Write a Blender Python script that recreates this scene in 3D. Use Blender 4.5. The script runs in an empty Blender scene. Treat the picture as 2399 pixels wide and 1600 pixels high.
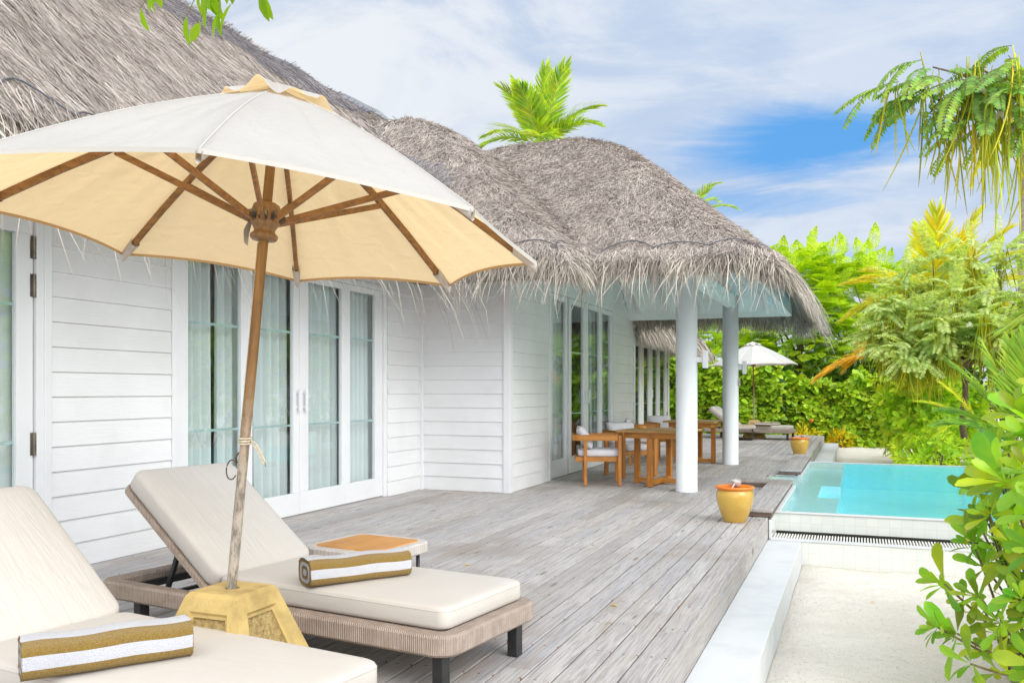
import bpy, bmesh, math, random
import numpy as np
from mathutils import Vector, Matrix, Quaternion
PI = math.pi
R = np.random.RandomState(7)
random.seed(7)
sc = bpy.context.scene
COL = sc.collection

# ------------------------------------------------------------------ helpers
class MB:
    """collects shapes and links them as ONE mesh object"""
    def __init__(s): s.v = []; s.f = []; s.mi = []; s.big = []
    def add(s, vs, fs, mi=0):
        o = len(s.v); s.v += [tuple(map(float, v)) for v in vs]
        s.f += [tuple(i + o for i in f) for f in fs]; s.mi += [mi] * len(fs)
        return s
    def box(s, c, d, rot=None, mi=0):
        x, y, z = [k / 2 for k in d]
        vs = [Vector(p) for p in ((-x,-y,-z),(x,-y,-z),(x,y,-z),(-x,y,-z),(-x,-y,z),(x,-y,z),(x,y,z),(-x,y,z))]
        if rot is not None: vs = [rot @ v for v in vs]
        vs = [v + Vector(c) for v in vs]
        return s.add(vs, [(0,3,2,1),(4,5,6,7),(0,1,5,4),(1,2,6,5),(2,3,7,6),(3,0,4,7)], mi)
    def bb(s, a, b, mi=0):
        return s.box([(a[i]+b[i])/2 for i in range(3)], [abs(b[i]-a[i]) for i in range(3)], None, mi)
    def bar(s, p0, p1, w, h, up=(0,0,1), mi=0, taper=1.0):
        p0 = Vector(p0); p1 = Vector(p1); d = (p1-p0).normalized(); up = Vector(up)
        if abs(d.dot(up)) > .98: up = Vector((1,0,0))
        sx = d.cross(up).normalized(); sz = sx.cross(d).normalized()
        vs = []
        for p, k in ((p0,1),(p1,taper)):
            for a, b in ((-1,-1),(1,-1),(1,1),(-1,1)): vs.append(p + sx*a*w/2*k + sz*b*h/2*k)
        return s.add(vs, [(0,1,2,3),(7,6,5,4),(0,4,5,1),(1,5,6,2),(2,6,7,3),(3,7,4,0)], mi)
    def tube(s, pts, r, n=8, mi=0, closed=False):
        pts = [Vector(p) for p in pts]; m = len(pts)
        rr = r if hasattr(r, '__len__') else [r]*m
        vs = []; up = Vector((0,0,1))
        for i, p in enumerate(pts):
            if closed: d = pts[(i+1)%m] - pts[i-1]
            else: d = pts[min(i+1,m-1)] - pts[max(i-1,0)]
            d = d.normalized()
            if abs(d.dot(up)) > .97: up = Vector((1,0,0)) if abs(d.x) < .9 else Vector((0,1,0))
            a = d.cross(up).normalized(); b = a.cross(d).normalized()
            for k in range(n):
                t = 2*PI*k/n; vs.append(p + (a*math.cos(t)+b*math.sin(t))*rr[i])
        fs = []
        for i in range(m if closed else m-1):
            j = (i+1) % m
            for k in range(n):
                l = (k+1) % n; fs.append((i*n+k, i*n+l, j*n+l, j*n+k))
        if not closed: fs += [tuple(range(n-1,-1,-1)), tuple((m-1)*n+k for k in range(n))]
        return s.add(vs, fs, mi)
    def lathe(s, prof, n=32, c=(0,0,0), mi=0, mis=None):
        vs = []; fs = []; m = len(prof)
        for (r, z) in prof:
            for k in range(n):
                t = 2*PI*k/n; vs.append((c[0]+r*math.cos(t), c[1]+r*math.sin(t), c[2]+z))
        o = len(s.v); s.v += vs
        for i in range(m-1):
            for k in range(n):
                l = (k+1) % n
                s.f.append((o+i*n+k, o+i*n+l, o+(i+1)*n+l, o+(i+1)*n+k)); s.mi.append(mis[i] if mis else mi)
        return s
    def grid(s, P, mi=0, flip=False):
        """P: rows x cols x 3"""
        P = np.asarray(P, float); a, b = P.shape[:2]; fs = []
        for i in range(a-1):
            for j in range(b-1):
                q = (i*b+j, i*b+j+1, (i+1)*b+j+1, (i+1)*b+j); fs.append(q[::-1] if flip else q)
        return s.add(P.reshape(-1,3), fs, mi)
    def np(s, V, F):
        s.big.append((np.asarray(V, np.float32), np.asarray(F, np.int32))); return s
    def mesh(s, name, mats, smooth=False):
        me = bpy.data.meshes.new(name)
        if s.big:
            Vs = []; o = 0; idx = []; tot = []
            if s.v:
                Vs.append(np.array(s.v, np.float32))
                for f in s.f: idx.append(np.array(f, np.int32)); tot.append(np.array([len(f)], np.int32))
                o = len(s.v)
            for V, F in s.big:
                Vs.append(V); idx.append((F+o).ravel()); tot.append(np.full(len(F), F.shape[1], np.int32)); o += len(V)
            V = np.concatenate(Vs); I = np.concatenate(idx); T = np.concatenate(tot)
            me.vertices.add(len(V)); me.vertices.foreach_set('co', V.ravel())
            me.loops.add(len(I)); me.loops.foreach_set('vertex_index', I)
            me.polygons.add(len(T)); st = np.concatenate([[0], np.cumsum(T)[:-1]]).astype(np.int32)
            me.polygons.foreach_set('loop_start', st)
            if s.mi:
                a = np.zeros(len(T), np.int32); a[:len(s.mi)] = s.mi; me.polygons.foreach_set('material_index', a)
            me.update(calc_edges=True); me.validate()
        else:
            me.from_pydata(s.v, [], s.f)
            me.polygons.foreach_set('material_index', s.mi)
        for m in (mats if isinstance(mats, (list, tuple)) else [mats]): me.materials.append(m)
        if smooth: me.polygons.foreach_set('use_smooth', [True]*len(me.polygons))
        me.update()
        return me
    def build(s, name, mats, parent=None, smooth=False, bevel=0, seg=2, world=False, subsurf=0):
        o = bpy.data.objects.new(name, s.mesh(name, mats, smooth)); COL.objects.link(o)
        if parent is not None:
            o.parent = parent
            if world:
                l = Vector((0,0,0)); p = parent
                while p is not None: l += p.location; p = p.parent
                o.location = -l
        if bevel:
            b = o.modifiers.new('bevel', 'BEVEL'); b.width = bevel; b.segments = seg; b.limit_method = 'ANGLE'; b.angle_limit = math.radians(40)
        if subsurf:
            b = o.modifiers.new('sub', 'SUBSURF'); b.levels = subsurf; b.render_levels = subsurf
        return o

def tag(o, label=None, cat=None, group=None, kind=None):
    if label: o['label'] = label
    if cat: o['category'] = cat
    if group: o['group'] = group
    if kind: o['kind'] = kind
    return o
def empty(name, loc, rz=0, label=None, cat=None, group=None):
    o = bpy.data.objects.new(name, None); COL.objects.link(o); o.empty_display_size = .1
    o.location = loc; o.rotation_euler = (0,0,rz)
    return tag(o, label, cat, group)
def copy_tree(o, parent=None):
    c = o.copy(); COL.objects.link(c)
    if parent is not None: c.parent = parent
    for ch in list(o.children): copy_tree(ch, c)
    return c
def unit(a): return a / np.maximum(np.linalg.norm(a, axis=-1, keepdims=True), 1e-9)
def bake(tv, tf, P, A, B, C):
    """copies of a template written straight into one vertex array"""
    tv = np.asarray(tv, float); tf = np.asarray(tf, int); n = len(P)
    V = P[:,None,:] + tv[None,:,0:1]*A[:,None,:] + tv[None,:,1:2]*B[:,None,:] + tv[None,:,2:3]*C[:,None,:]
    F = tf[None] + (np.arange(n)*len(tv))[:,None,None]
    return V.reshape(-1,3), F.reshape(-1, tf.shape[1])
def frame(d, up):
    """axis d, side, normal as close to up as possible"""
    A = unit(d); B = unit(np.cross(up, A)); C = np.cross(A, B); return A, B, C
def leaf_tpl(rows=((0,.04),(.25,.75),(.55,1),(.82,.62),(1,.02)), fold=.12, curl=-.18):
    v = []; f = []
    for t, w in rows:
        z = curl*t*t
        v += [(t, -w*.5, z+fold*w*.5), (t, 0, z), (t, w*.5, z+fold*w*.5)]
    for i in range(len(rows)-1):
        a = i*3; f += [(a, a+1, a+4, a+3), (a+1, a+2, a+5, a+4)]
    return v, f
LEAF = leaf_tpl(); LEAF3 = leaf_tpl(((0,.1),(.5,1),(1,.05)), .15, -.15)
OBOV = leaf_tpl(((0,.06),(.2,.25),(.45,.62),(.7,.98),(.9,.8),(1,.2)), .1, -.14)
FLAT = ([(0,-.08,0),(0,.08,0),(.5,.5,0),(1,.12,0),(1,-.12,0),(.5,-.5,0)], [(0,1,2,5),(5,2,3,4)])
STRIP = ([(0,-.5,0),(0,.5,0),(.45,.5,.0),(.45,-.5,.0),(1,.08,-.12),(1,-.08,-.12)], [(0,1,2,3),(3,2,4,5)])

# ------------------------------------------------------------------ materials
def newmat(name):
    m = bpy.data.materials.new(name); m.use_nodes = True
    nt = m.node_tree; nt.nodes.clear(); return m, nt
class N:
    def __init__(s, nt): s.nt = nt
    def __call__(s, t, **kw):
        n = s.nt.nodes.new(t)
        for k, v in kw.items():
            if k.startswith('i_'): 
                key = k[2:]; key = int(key) if key.isdigit() else key.replace('_', ' ')
                s.put(n.inputs[key], v)
            else: setattr(n, k, v)
        return n
    def put(s, sock, v):
        if isinstance(v, bpy.types.NodeSocket): s.nt.links.new(v, sock)
        elif isinstance(v, bpy.types.Node): s.nt.links.new(v.outputs[0], sock)
        else:
            if sock.type == 'RGBA' and len(v) == 3: v = (*v, 1)
            sock.default_value = v
    def math(s, op, a, b=0., c=None, clamp=False):
        n = s('ShaderNodeMath', operation=op, use_clamp=clamp); s.put(n.inputs[0], a); s.put(n.inputs[1], b)
        if c is not None: s.put(n.inputs[2], c)
        return n.outputs[0]
    def mix(s, f, a, b, mode='MIX'):
        n = s('ShaderNodeMix', data_type='RGBA', blend_type=mode, clamp_factor=True)
        s.put(n.inputs[0], f); s.put(n.inputs[6], a); s.put(n.inputs[7], b); return n.outputs[2]
    def ramp(s, f, stops):
        n = s('ShaderNodeValToRGB'); s.put(n.inputs[0], f); e = n.color_ramp.elements
        while len(e) < len(stops): e.new(.5)
        for k, (p, c) in enumerate(stops): e[k].position = p; e[k].color = (*c, 1) if len(c) == 3 else c
        return n.outputs[0]
    def maprange(s, v, a, b, c=0., d=1.):
        n = s('ShaderNodeMapRange', interpolation_type='SMOOTHSTEP'); s.put(n.inputs[0], v)
        for i, k in enumerate((a,b,c,d)): n.inputs[i+1].default_value = k
        return n.outputs[0]
    def noise(s, vec, scale, det=4, rough=.55, dist=0):
        return s('ShaderNodeTexNoise', i_Vector=vec, i_Scale=scale, i_Detail=det, i_Roughness=rough, i_Distortion=dist).outputs[0]
    def obj(s, scale=(1,1,1)):
        t = s('ShaderNodeTexCoord'); m = s('ShaderNodeMapping', i_Vector=t.outputs['Object']); m.inputs['Scale'].default_value = scale
        return m.outputs[0]
    def out(s, sh, vol=None):
        o = s('ShaderNodeOutputMaterial'); s.nt.links.new(sh, o.inputs[0])
    def bump(s, h, strength=.3, dist=.01):
        return s('ShaderNodeBump', i_Height=h, i_Strength=strength, i_Distance=dist).outputs[0]
def M(name, col, col2=None, rough=.6, nscale=6, stretch=(1,1,1), bump=0, bscale=60, bstretch=None, island=0, trans=0, tcol=None, spec=.5, det=5, lo=.35, hi=.65, coat=0, metal=0, hue=0, bdist=.01):
    m, nt = newmat(name); n = N(nt)
    c = n.mix(n.maprange(n.noise(n.obj(stretch), nscale, det), lo, hi), col, col2 or tuple(k*.85 for k in col))
    if island:
        g = n('ShaderNodeNewGeometry'); r = g.outputs['Random Per Island']
        h = n('ShaderNodeHueSaturation', i_Color=c)
        n.put(h.inputs['Value'], n.math('MULTIPLY_ADD', r, island*2, 1-island))
        if hue:
            r2 = n.math('FRACT', n.math('MULTIPLY', r, 17.31)); n.put(h.inputs['Hue'], n.math('MULTIPLY_ADD', r2, hue*2, .5-hue))
        c = h.outputs[0]
    p = n('ShaderNodeBsdfPrincipled', i_Roughness=rough, i_Metallic=metal)
    p.inputs['Specular IOR Level'].default_value = spec; p.inputs['Coat Weight'].default_value = coat
    n.put(p.inputs['Base Color'], c)
    if bump:
        n.put(p.inputs['Normal'], n.bump(n.noise(n.obj(bstretch or (1,1,1)), bscale, 5), bump, bdist))
    sh = p.outputs[0]
    if trans:
        t = n('ShaderNodeBsdfTranslucent'); n.put(t.inputs[0], n.mix(1., c, tcol, 'MULTIPLY') if tcol else c)
        x = n('ShaderNodeMixShader', i_0=trans); n.put(x.inputs[1], sh); n.put(x.inputs[2], t); sh = x.outputs[0]
    n.out(sh); return m
def wood(name, a, b, axis=2, rough=.45, scale=3, bump=.15, gradz=None):
    m, nt = newmat(name); n = N(nt)
    st = [26,26,26]; st[axis] = 1.6
    v = n.noise(n.obj(tuple(st)), scale*.6, 6, .6, .6)
    c = n.mix(n.maprange(v, .3, .7), a, b)
    big = n.noise(n.obj(), 5, 3); c = n.mix(n.math('MULTIPLY', n.maprange(big, .45, .75), .45), c, tuple(k*.6 for k in b))
    if gradz:
        lo, hi, colo = gradz
        t = n('ShaderNodeTexCoord'); z = n('ShaderNodeSeparateXYZ', i_0=t.outputs['Object']).outputs[2]
        fz = n.maprange(n.math('ADD', z, n.math('MULTIPLY', n.math('SUBTRACT', v, .5), .5)), lo, hi)
        worn = n.mix(n.maprange(n.noise(n.obj((14,14,5)), 3, 5, .7), .42, .62), colo, tuple(k*.42 for k in colo))
        c = n.mix(fz, worn, c)
    p = n('ShaderNodeBsdfPrincipled', i_Roughness=rough); n.put(p.inputs['Base Color'], c); n.put(p.inputs['Normal'], n.bump(v, bump, .01))
    n.out(p.outputs[0]); return m

def deck_mat():
    m, nt = newmat('weathered_deck_wood'); n = N(nt)
    g = n('ShaderNodeNewGeometry'); rnd = g.outputs['Random Per Island']
    t = n('ShaderNodeTexCoord'); s = n('ShaderNodeSeparateXYZ', i_0=t.outputs['Object'])
    off = n.math('MULTIPLY', rnd, 37.0)
    cb = n('ShaderNodeCombineXYZ'); n.put(cb.inputs[0], s.outputs[0]); n.put(cb.inputs[1], n.math('ADD', s.outputs[1], off)); n.put(cb.inputs[2], n.math('ADD', s.outputs[2], off))
    def mp(sc):
        q = n('ShaderNodeMapping', i_Vector=cb.outputs[0]); q.inputs['Scale'].default_value = sc; return q.outputs[0]
    grain = n.noise(mp((75,2.6,75)), 1, 6, .65, .9)
    fine = n.noise(mp((260,7,260)), 1, 4, .7)
    patch = n.noise(mp((9,1.1,9)), 1, 4, .6, .4)
    big = n.noise(n.obj(), .55, 4, .6)
    tone = n.ramp(rnd, [(0,(.385,.35,.325)),(.3,(.48,.445,.425)),(.6,(.54,.505,.475)),(.85,(.435,.41,.41)),(1,(.505,.455,.415))])
    c = n.mix(n.math('MULTIPLY', n.maprange(grain, .4, .68), .75), tone, (.24,.215,.205))
    c = n.mix(n.math('MULTIPLY', n.maprange(fine, .55, .75), .55), c, (.62,.605,.59))
    c = n.mix(n.math('MULTIPLY', n.maprange(patch, .56, .72), .6), c, (.40,.32,.245))
    c = n.mix(n.math('MULTIPLY', n.maprange(big, .48, .68), .55), c, (.27,.215,.175))
    vo = n('ShaderNodeTexVoronoi', i_Scale=1., i_Randomness=1.); n.put(vo.inputs['Vector'], mp((6.5,1.25,3)))
    k = n.maprange(vo.outputs['Distance'], .05, .13); c = n.mix(n.math('MULTIPLY', n.math('SUBTRACT', 1., k), .75), c, (.17,.115,.085))
    # rusty screw heads along the joists, two to a board
    jit = n.noise(n.obj((7,7,7)), 1, 1)
    dy = n.math('PINGPONG', n.math('ADD', s.outputs[1], n.math('MULTIPLY', jit, .07)), .27); jx = n.math('PINGPONG', n.math('ADD', s.outputs[0], .868+.035+.0025), .035)
    dx = n.math('SUBTRACT', .035, n.math('ABSOLUTE', n.math('SUBTRACT', jx, 0.)))
    d = n.math('ADD', n.math('POWER', dy, 2.), n.math('POWER', dx, 2.))
    nail = n.math('MULTIPLY', n.math('LESS_THAN', d, .000045), n.math('GREATER_THAN', n.noise(n.obj((1,1,1)), 5.2, 2), .46))
    halo = n.math('MULTIPLY', n.math('SUBTRACT', 1., n.maprange(d, 0., .00016)), .0)
    c = n.mix(halo, c, (.33,.20,.12)); c = n.mix(nail, c, (.22,.085,.035))
    p = n('ShaderNodeBsdfPrincipled', i_Roughness=.72); n.put(p.inputs['Base Color'], c)
    p.inputs['Specular IOR Level'].default_value = .3
    h = n.math('ADD', grain, n.math('MULTIPLY', fine, .5)); n.put(p.inputs['Normal'], n.bump(h, .35, .006))
    n.out(p.outputs[0]); return m
def sand_mat():
    m, nt = newmat('white_coral_sand'); n = N(nt)
    a = n.noise(n.obj(), 110, 4, .75); b = n.noise(n.obj(), 1.3, 5, .6); sp = n.noise(n.obj(), 34, 3, .7)
    c = n.mix(n.maprange(b, .35, .7), (.93,.86,.765), (.87,.79,.685))
    c = n.mix(n.math('MULTIPLY', n.maprange(a, .52, .68), .7), c, (.58,.49,.37))
    c = n.mix(n.math('MULTIPLY', n.maprange(sp, .60, .70), .6), c, (.46,.38,.27))
    p = n('ShaderNodeBsdfPrincipled', i_Roughness=.95); n.put(p.inputs['Base Color'], c); p.inputs['Specular IOR Level'].default_value = .1
    h = n.math('ADD', n.math('MULTIPLY', a, .5), n.math('ADD', n.math('MULTIPLY', sp, .8), n.math('MULTIPLY', n.noise(n.obj(), 4.5, 5), 3.2)))
    n.put(p.inputs['Normal'], n.bump(h, .8, .03)); n.out(p.outputs[0]); return m
def tile_mat(name, c1, c2, grout, sx, rough=.2):
    m, nt = newmat(name); n = N(nt)
    t = n('ShaderNodeTexCoord'); s = n('ShaderNodeSeparateXYZ', i_0=t.outputs['Object'])
    def line(ax):
        return n.math('LESS_THAN', n.math('PINGPONG', s.outputs[ax], sx/2), .0022)
    g = n('ShaderNodeNewGeometry'); nn = n('ShaderNodeSeparateXYZ', i_0=g.outputs['Normal'])
    def ln(ax): return n.math('MULTIPLY', line(ax), n.math('LESS_THAN', n.math('ABSOLUTE', nn.outputs[ax]), .5))
    L = n.math('MAXIMUM', n.math('MAXIMUM', ln(0), ln(1)), ln(2))
    wv = n('ShaderNodeTexWhiteNoise', noise_dimensions='3D'); q = n('ShaderNodeVectorMath', operation='SNAP'); n.put(q.inputs[0], t.outputs['Object']); q.inputs[1].default_value = (sx,sx,sx)
    n.put(wv.inputs[0], q.outputs[0])
    c = n.mix(wv.outputs[0], c1, c2); c = n.mix(n.math('MULTIPLY', n.maprange(n.noise(n.obj(), 3, 5), .5, .75), .35), c, tuple(k*.85 for k in c2))
    c = n.mix(L, c, grout)
    p = n('ShaderNodeBsdfPrincipled', i_Roughness=rough); n.put(p.inputs['Base Color'], c); n.out(p.outputs[0]); return m
def water_mat():
    m, nt = newmat('pool_water'); n = N(nt)
    h = n.math('ADD', n.noise(n.obj((3,9,1)), 1.3, 4, .55, .5), n.math('MULTIPLY', n.noise(n.obj((14,40,1)), 1., 3), .22))
    nor = n.bump(h, .22, .03)
    ge = n('ShaderNodeNewGeometry'); dt = n('ShaderNodeVectorMath', operation='DOT_PRODUCT'); n.put(dt.inputs[0], ge.outputs['Incoming']); n.put(dt.inputs[1], nor)
    fz = n.math('MULTIPLY_ADD', n.math('POWER', n.math('SUBTRACT', 1., n.math('ABSOLUTE', dt.outputs['Value'], 0., None, True)), 5.), .52, .02)
    gl = n('ShaderNodeBsdfGlossy', i_Roughness=.015); n.put(gl.inputs['Normal'], nor); gl.inputs[0].default_value = (.95,.97,1,1)
    tr = n('ShaderNodeBsdfRefraction', i_Roughness=0., i_IOR=1.12); tr.inputs[0].default_value = (.82,.97,.99,1); n.put(tr.inputs['Normal'], nor)
    tp = n('ShaderNodeBsdfTransparent'); tp.inputs[0].default_value = (.90,.985,.995,1)
    x = n('ShaderNodeMixShader'); n.put(x.inputs[0], fz); n.put(x.inputs[1], tp.outputs[0]); n.put(x.inputs[2], gl.outputs[0])
    n.out(x.outputs[0]); return m
def glass_mat():
    m, nt = newmat('tinted_window_glass'); n = N(nt)
    tp = n('ShaderNodeBsdfTransparent'); tp.inputs[0].default_value = (.90,.965,.96,1)
    gl = n('ShaderNodeBsdfGlossy', i_Roughness=.004); gl.inputs[0].default_value = (.95,1,1,1)
    nor = n.bump(n.noise(n.obj(), 1.2, 2), .03, .03); n.put(gl.inputs['Normal'], nor)
    ge = n('ShaderNodeNewGeometry'); dt = n('ShaderNodeVectorMath', operation='DOT_PRODUCT'); n.put(dt.inputs[0], ge.outputs['Incoming']); n.put(dt.inputs[1], ge.outputs['Normal'])
    fz = n.math('MULTIPLY_ADD', n.math('POWER', n.math('SUBTRACT', 1., n.math('ABSOLUTE', dt.outputs['Value'], 0., None, True)), 5.), .75, .10)
    x = n('ShaderNodeMixShader'); n.put(x.inputs[0], fz)
    n.put(x.inputs[1], tp.outputs[0]); n.put(x.inputs[2], gl.outputs[0]); n.out(x.outputs[0]); return m
def rattan_mat(name, a, b):
    m, nt = newmat(name); n = N(nt)
    t = n('ShaderNodeTexCoord'); s = n('ShaderNodeSeparateXYZ', i_0=t.outputs['Object'])
    warp = n.math('MULTIPLY', n.noise(n.obj(), 30, 2), .006)
    u = n.math('ADD', n.math('ADD', s.outputs[0], s.outputs[1]), warp)
    w1 = n.math('SINE', n.math('MULTIPLY', u, 2*PI/.0105)); w2 = n.math('SINE', n.math('MULTIPLY', n.math('SUBTRACT', s.outputs[0], s.outputs[1]), 2*PI/.021))
    h = n.math('MULTIPLY_ADD', w1, .5, .5)
    c = n.mix(n.maprange(n.noise(n.obj(), 14, 5), .35, .68), a, b)
    c = n.mix(n.math('MULTIPLY', n.math('SUBTRACT', 1., n.maprange(n.math('ADD', h, n.math('MULTIPLY', w2, .12)), .02, .3)), .7), c, tuple(k*.5 for k in b))
    p = n('ShaderNodeBsdfPrincipled', i_Roughness=.8); n.put(p.inputs['Base Color'], c); n.put(p.inputs['Normal'], n.bump(h, .8, .005)); n.out(p.outputs[0]); return m
def cloth_mat(name, a, b, wr=.25, wscale=(3,1.2,3), trans=0, tcol=None, inner=None, tcol2=None):
    m, nt = newmat(name); n = N(nt)
    c = n.mix(n.maprange(n.noise(n.obj(), 3, 5), .3, .7), a, b); back = n('ShaderNodeNewGeometry').outputs['Backfacing']
    if inner: c = n.mix(back, inner, c)          # front faces take a warm colour that paints the glow through the cloth
    p = n('ShaderNodeBsdfPrincipled', i_Roughness=.85); p.inputs['Specular IOR Level'].default_value = .2; p.inputs['Sheen Weight'].default_value = .1
    n.put(p.inputs['Base Color'], c)
    h = n.math('ADD', n.math('MULTIPLY', n.noise(n.obj(wscale), 3, 4, .5, .8), 1.), n.math('MULTIPLY', n.noise(n.obj((300,300,300)), 1, 2), .05))
    n.put(p.inputs['Normal'], n.bump(h, wr, .03)); sh = p.outputs[0]
    if trans:
        t = n('ShaderNodeBsdfTranslucent'); n.put(t.inputs['Normal'], n.bump(h, wr, .03))
        if tcol2: n.put(t.inputs[0], n.mix(back, tcol, tcol2))
        else: t.inputs[0].default_value = (*tcol, 1)
        x = n('ShaderNodeMixShader', i_0=trans); n.put(x.inputs[1], sh); n.put(x.inputs[2], t.outputs[0]); sh = x.outputs[0]
    n.out(sh); return m
def terry_mat(name, a, b):
    m, nt = newmat(name); n = N(nt)
    f = n.noise(n.obj(), 230, 3, .8); c = n.mix(n.maprange(f, .36, .6), b, a)
    p = n('ShaderNodeBsdfPrincipled', i_Roughness=1.); p.inputs['Specular IOR Level'].default_value = .05; p.inputs['Sheen Weight'].default_value = .3
    n.put(p.inputs['Base Color'], c); n.put(p.inputs['Normal'], n.bump(f, 1., .012)); n.out(p.outputs[0]); return m
def net_mat():
    m, nt = newmat('dark_netting'); n = N(nt)
    p = n('ShaderNodeBsdfDiffuse'); p.inputs[0].default_value = (.10,.105,.14,1); tp = n('ShaderNodeBsdfTransparent')
    v = n('ShaderNodeTexCoord'); s = n('ShaderNodeSeparateXYZ', i_0=v.outputs['Object'])
    a = n.math('PINGPONG', s.outputs[1], .006); b = n.math('PINGPONG', n.math('ADD', s.outputs[0], n.math('MULTIPLY', s.outputs[2], .7)), .006)
    k = n.math('LESS_THAN', n.math('MINIMUM', a, b), .00135)
    x = n('ShaderNodeMixShader'); n.put(x.inputs[0], n.math('MULTIPLY', k, .85)); n.put(x.inputs[1], tp.outputs[0]); n.put(x.inputs[2], p.outputs[0]); n.out(x.outputs[0]); return m

m_deck = deck_mat(); m_sand = sand_mat()
m_white = M('white_painted_timber', (.77,.765,.765), (.73,.725,.725), rough=.5, bump=.25, bscale=3, bstretch=(2,2,46), bdist=.006, nscale=1.5)
m_white_x = M('white_painted_boards', (.76,.755,.755), (.70,.695,.69), rough=.5, bump=.45, bscale=3, bstretch=(2.2,2.2,60), bdist=.006, nscale=1.2, island=.025)
m_trim = M('white_joinery_paint', (.76,.76,.765), (.73,.73,.735), rough=.35, nscale=2)
m_ceiling = M('pale_blue_white_paint', (.86,.885,.88), (.83,.86,.855), rough=.5, nscale=2)
m_col = M('smooth_white_render', (.77,.78,.785), (.74,.75,.76), rough=.55, bump=.08, bscale=30, nscale=2)
m_concrete = M('white_concrete', (.64,.64,.64), (.57,.57,.575), rough=.7, bump=.15, bscale=50, nscale=4, lo=.45, hi=.75)
m_thatch = M('dry_palm_thatch', (.485,.42,.37), (.40,.34,.30), rough=.85, nscale=3, island=.32, hue=.012, spec=.15)
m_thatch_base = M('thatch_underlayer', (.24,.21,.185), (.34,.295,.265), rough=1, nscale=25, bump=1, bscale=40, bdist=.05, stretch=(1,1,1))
m_fringe = M('thatch_fringe_straw', (.50,.44,.37), (.37,.32,.27), rough=.8, nscale=3, island=.5, hue=.012, spec=.15, trans=.15)
m_net = net_mat(); m_netline = M('net_rope', (.12,.12,.14), rough=.8)
m_glass = glass_mat()
m_muntin = M('pale_teal_bar', (.42,.53,.54), rough=.4)
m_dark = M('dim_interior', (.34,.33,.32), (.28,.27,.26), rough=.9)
m_hinge = M('weathered_brass', (.22,.19,.15), (.12,.10,.08), rough=.45, metal=.6)
m_curtain = cloth_mat('sheer_white_curtain', (.86,.88,.87), (.82,.84,.83), .1, (9,9,.5), .25, (.85,.88,.86))
m_canvas = cloth_mat('cream_canvas', (.66,.638,.60), (.625,.60,.56), .3, (4,4,4), .45, (1.0,.725,.37), (.90,.735,.51), (.50,.48,.45))
m_canvas_w = cloth_mat('offwhite_canvas', (.66,.645,.615), (.62,.605,.58), .2, (4,4,4), .2, (.9,.85,.75))
m_hem = M('tan_canvas_binding', (.55,.38,.22), (.45,.30,.17), rough=.9, nscale=60, trans=.25)
def hem_mat():
    m, nt = newmat('canvas_binding'); n = N(nt); p = n('ShaderNodeBsdfPrincipled', i_Roughness=.9); n.put(p.inputs['Base Color'], n.mix(n('ShaderNodeNewGeometry').outputs['Backfacing'], (.50,.33,.17), (.52,.49,.445))); n.out(p.outputs[0]); return m
m_hem = hem_mat()
m_pocket = M('grey_canvas_pocket', (.52,.47,.42), (.45,.40,.35), rough=.9, nscale=20, bump=.3, bscale=25)
m_rib = wood('oiled_teak_ribs', (.34,.165,.05), (.18,.085,.028), 0, .5)
m_hub = wood('turned_teak_hub', (.30,.16,.06), (.17,.09,.035), 2, .45)
m_pole = wood('weathered_bamboo_pole', (.32,.155,.03), (.15,.07,.015), 2, .5, 2.2, .25, (.3,1.0,(.40,.34,.27)))
m_metal = M('tarnished_steel', (.25,.23,.2), (.13,.115,.10), rough=.4, metal=.7, nscale=40)
m_cord = M('cream_cord', (.68,.60,.46), (.55,.47,.35), rough=.9, nscale=80, bump=.5, bscale=200)
m_rust = M('rusty_iron', (.10,.065,.045), (.05,.03,.025), rough=.7, nscale=60)
m_stone = M('yellow_cast_stone', (.56,.405,.15), (.36,.25,.09), rough=.85, nscale=5, bump=.35, bscale=70, bdist=.01, lo=.42, hi=.68)
m_stone_r = M('rough_yellow_stone', (.55,.40,.165), (.38,.26,.10), rough=.95, nscale=40, bump=1, bscale=55, bdist=.03)
m_rattan = rattan_mat('woven_taupe_rope', (.53,.42,.345), (.42,.325,.26))
m_rattan_w = rattan_mat('woven_pale_rope', (.82,.75,.69), (.72,.65,.59))
m_black = M('black_powder_coat', (.018,.018,.02), (.03,.03,.032), rough=.38, nscale=20)
m_cush = cloth_mat('cream_cushion', (.585,.54,.49), (.56,.515,.46), .12, (1.5,4,4))
m_cushb = cloth_mat('cream_cushion_back', (.60,.56,.51), (.575,.53,.48), .26, (1.2,10,1.2))
m_lilac = cloth_mat('pale_grey_cushion', (.68,.655,.67), (.62,.595,.61), .35, (5,5,5))
m_gold = terry_mat('ochre_terry', (.42,.255,.03), (.24,.135,.012)); m_wht = terry_mat('white_terry', (.84,.84,.88), (.74,.74,.79))
m_table = wood('honey_teak_top', (.66,.29,.04), (.55,.225,.03), 1, .35, 1.2, .05)
m_teak = wood('orange_teak', (.56,.215,.03), (.38,.135,.018), 2, .42, 2, .1)
m_teakx = wood('orange_teak_rail', (.58,.235,.034), (.40,.15,.02), 0, .42, 2, .1)
m_teaktop = wood('worn_teak_top', (.50,.29,.10), (.36,.19,.06), 0, .5, 2, .15)
m_pot = M('yellow_glazed_clay', (.64,.40,.07), (.54,.325,.06), rough=.28, nscale=4, coat=.4, bump=.05, bscale=8)
m_potin = M('orange_glaze', (.85,.23,.015), (.75,.17,.012), rough=.3, nscale=5, coat=.3)
m_shell = M('pale_coconut_shell', (.62,.58,.54), (.40,.34,.30), rough=.7, nscale=25)
m_tile = tile_mat('white_pool_tile', (.74,.75,.70), (.69,.71,.67), (.64,.625,.55), .1105)
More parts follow.
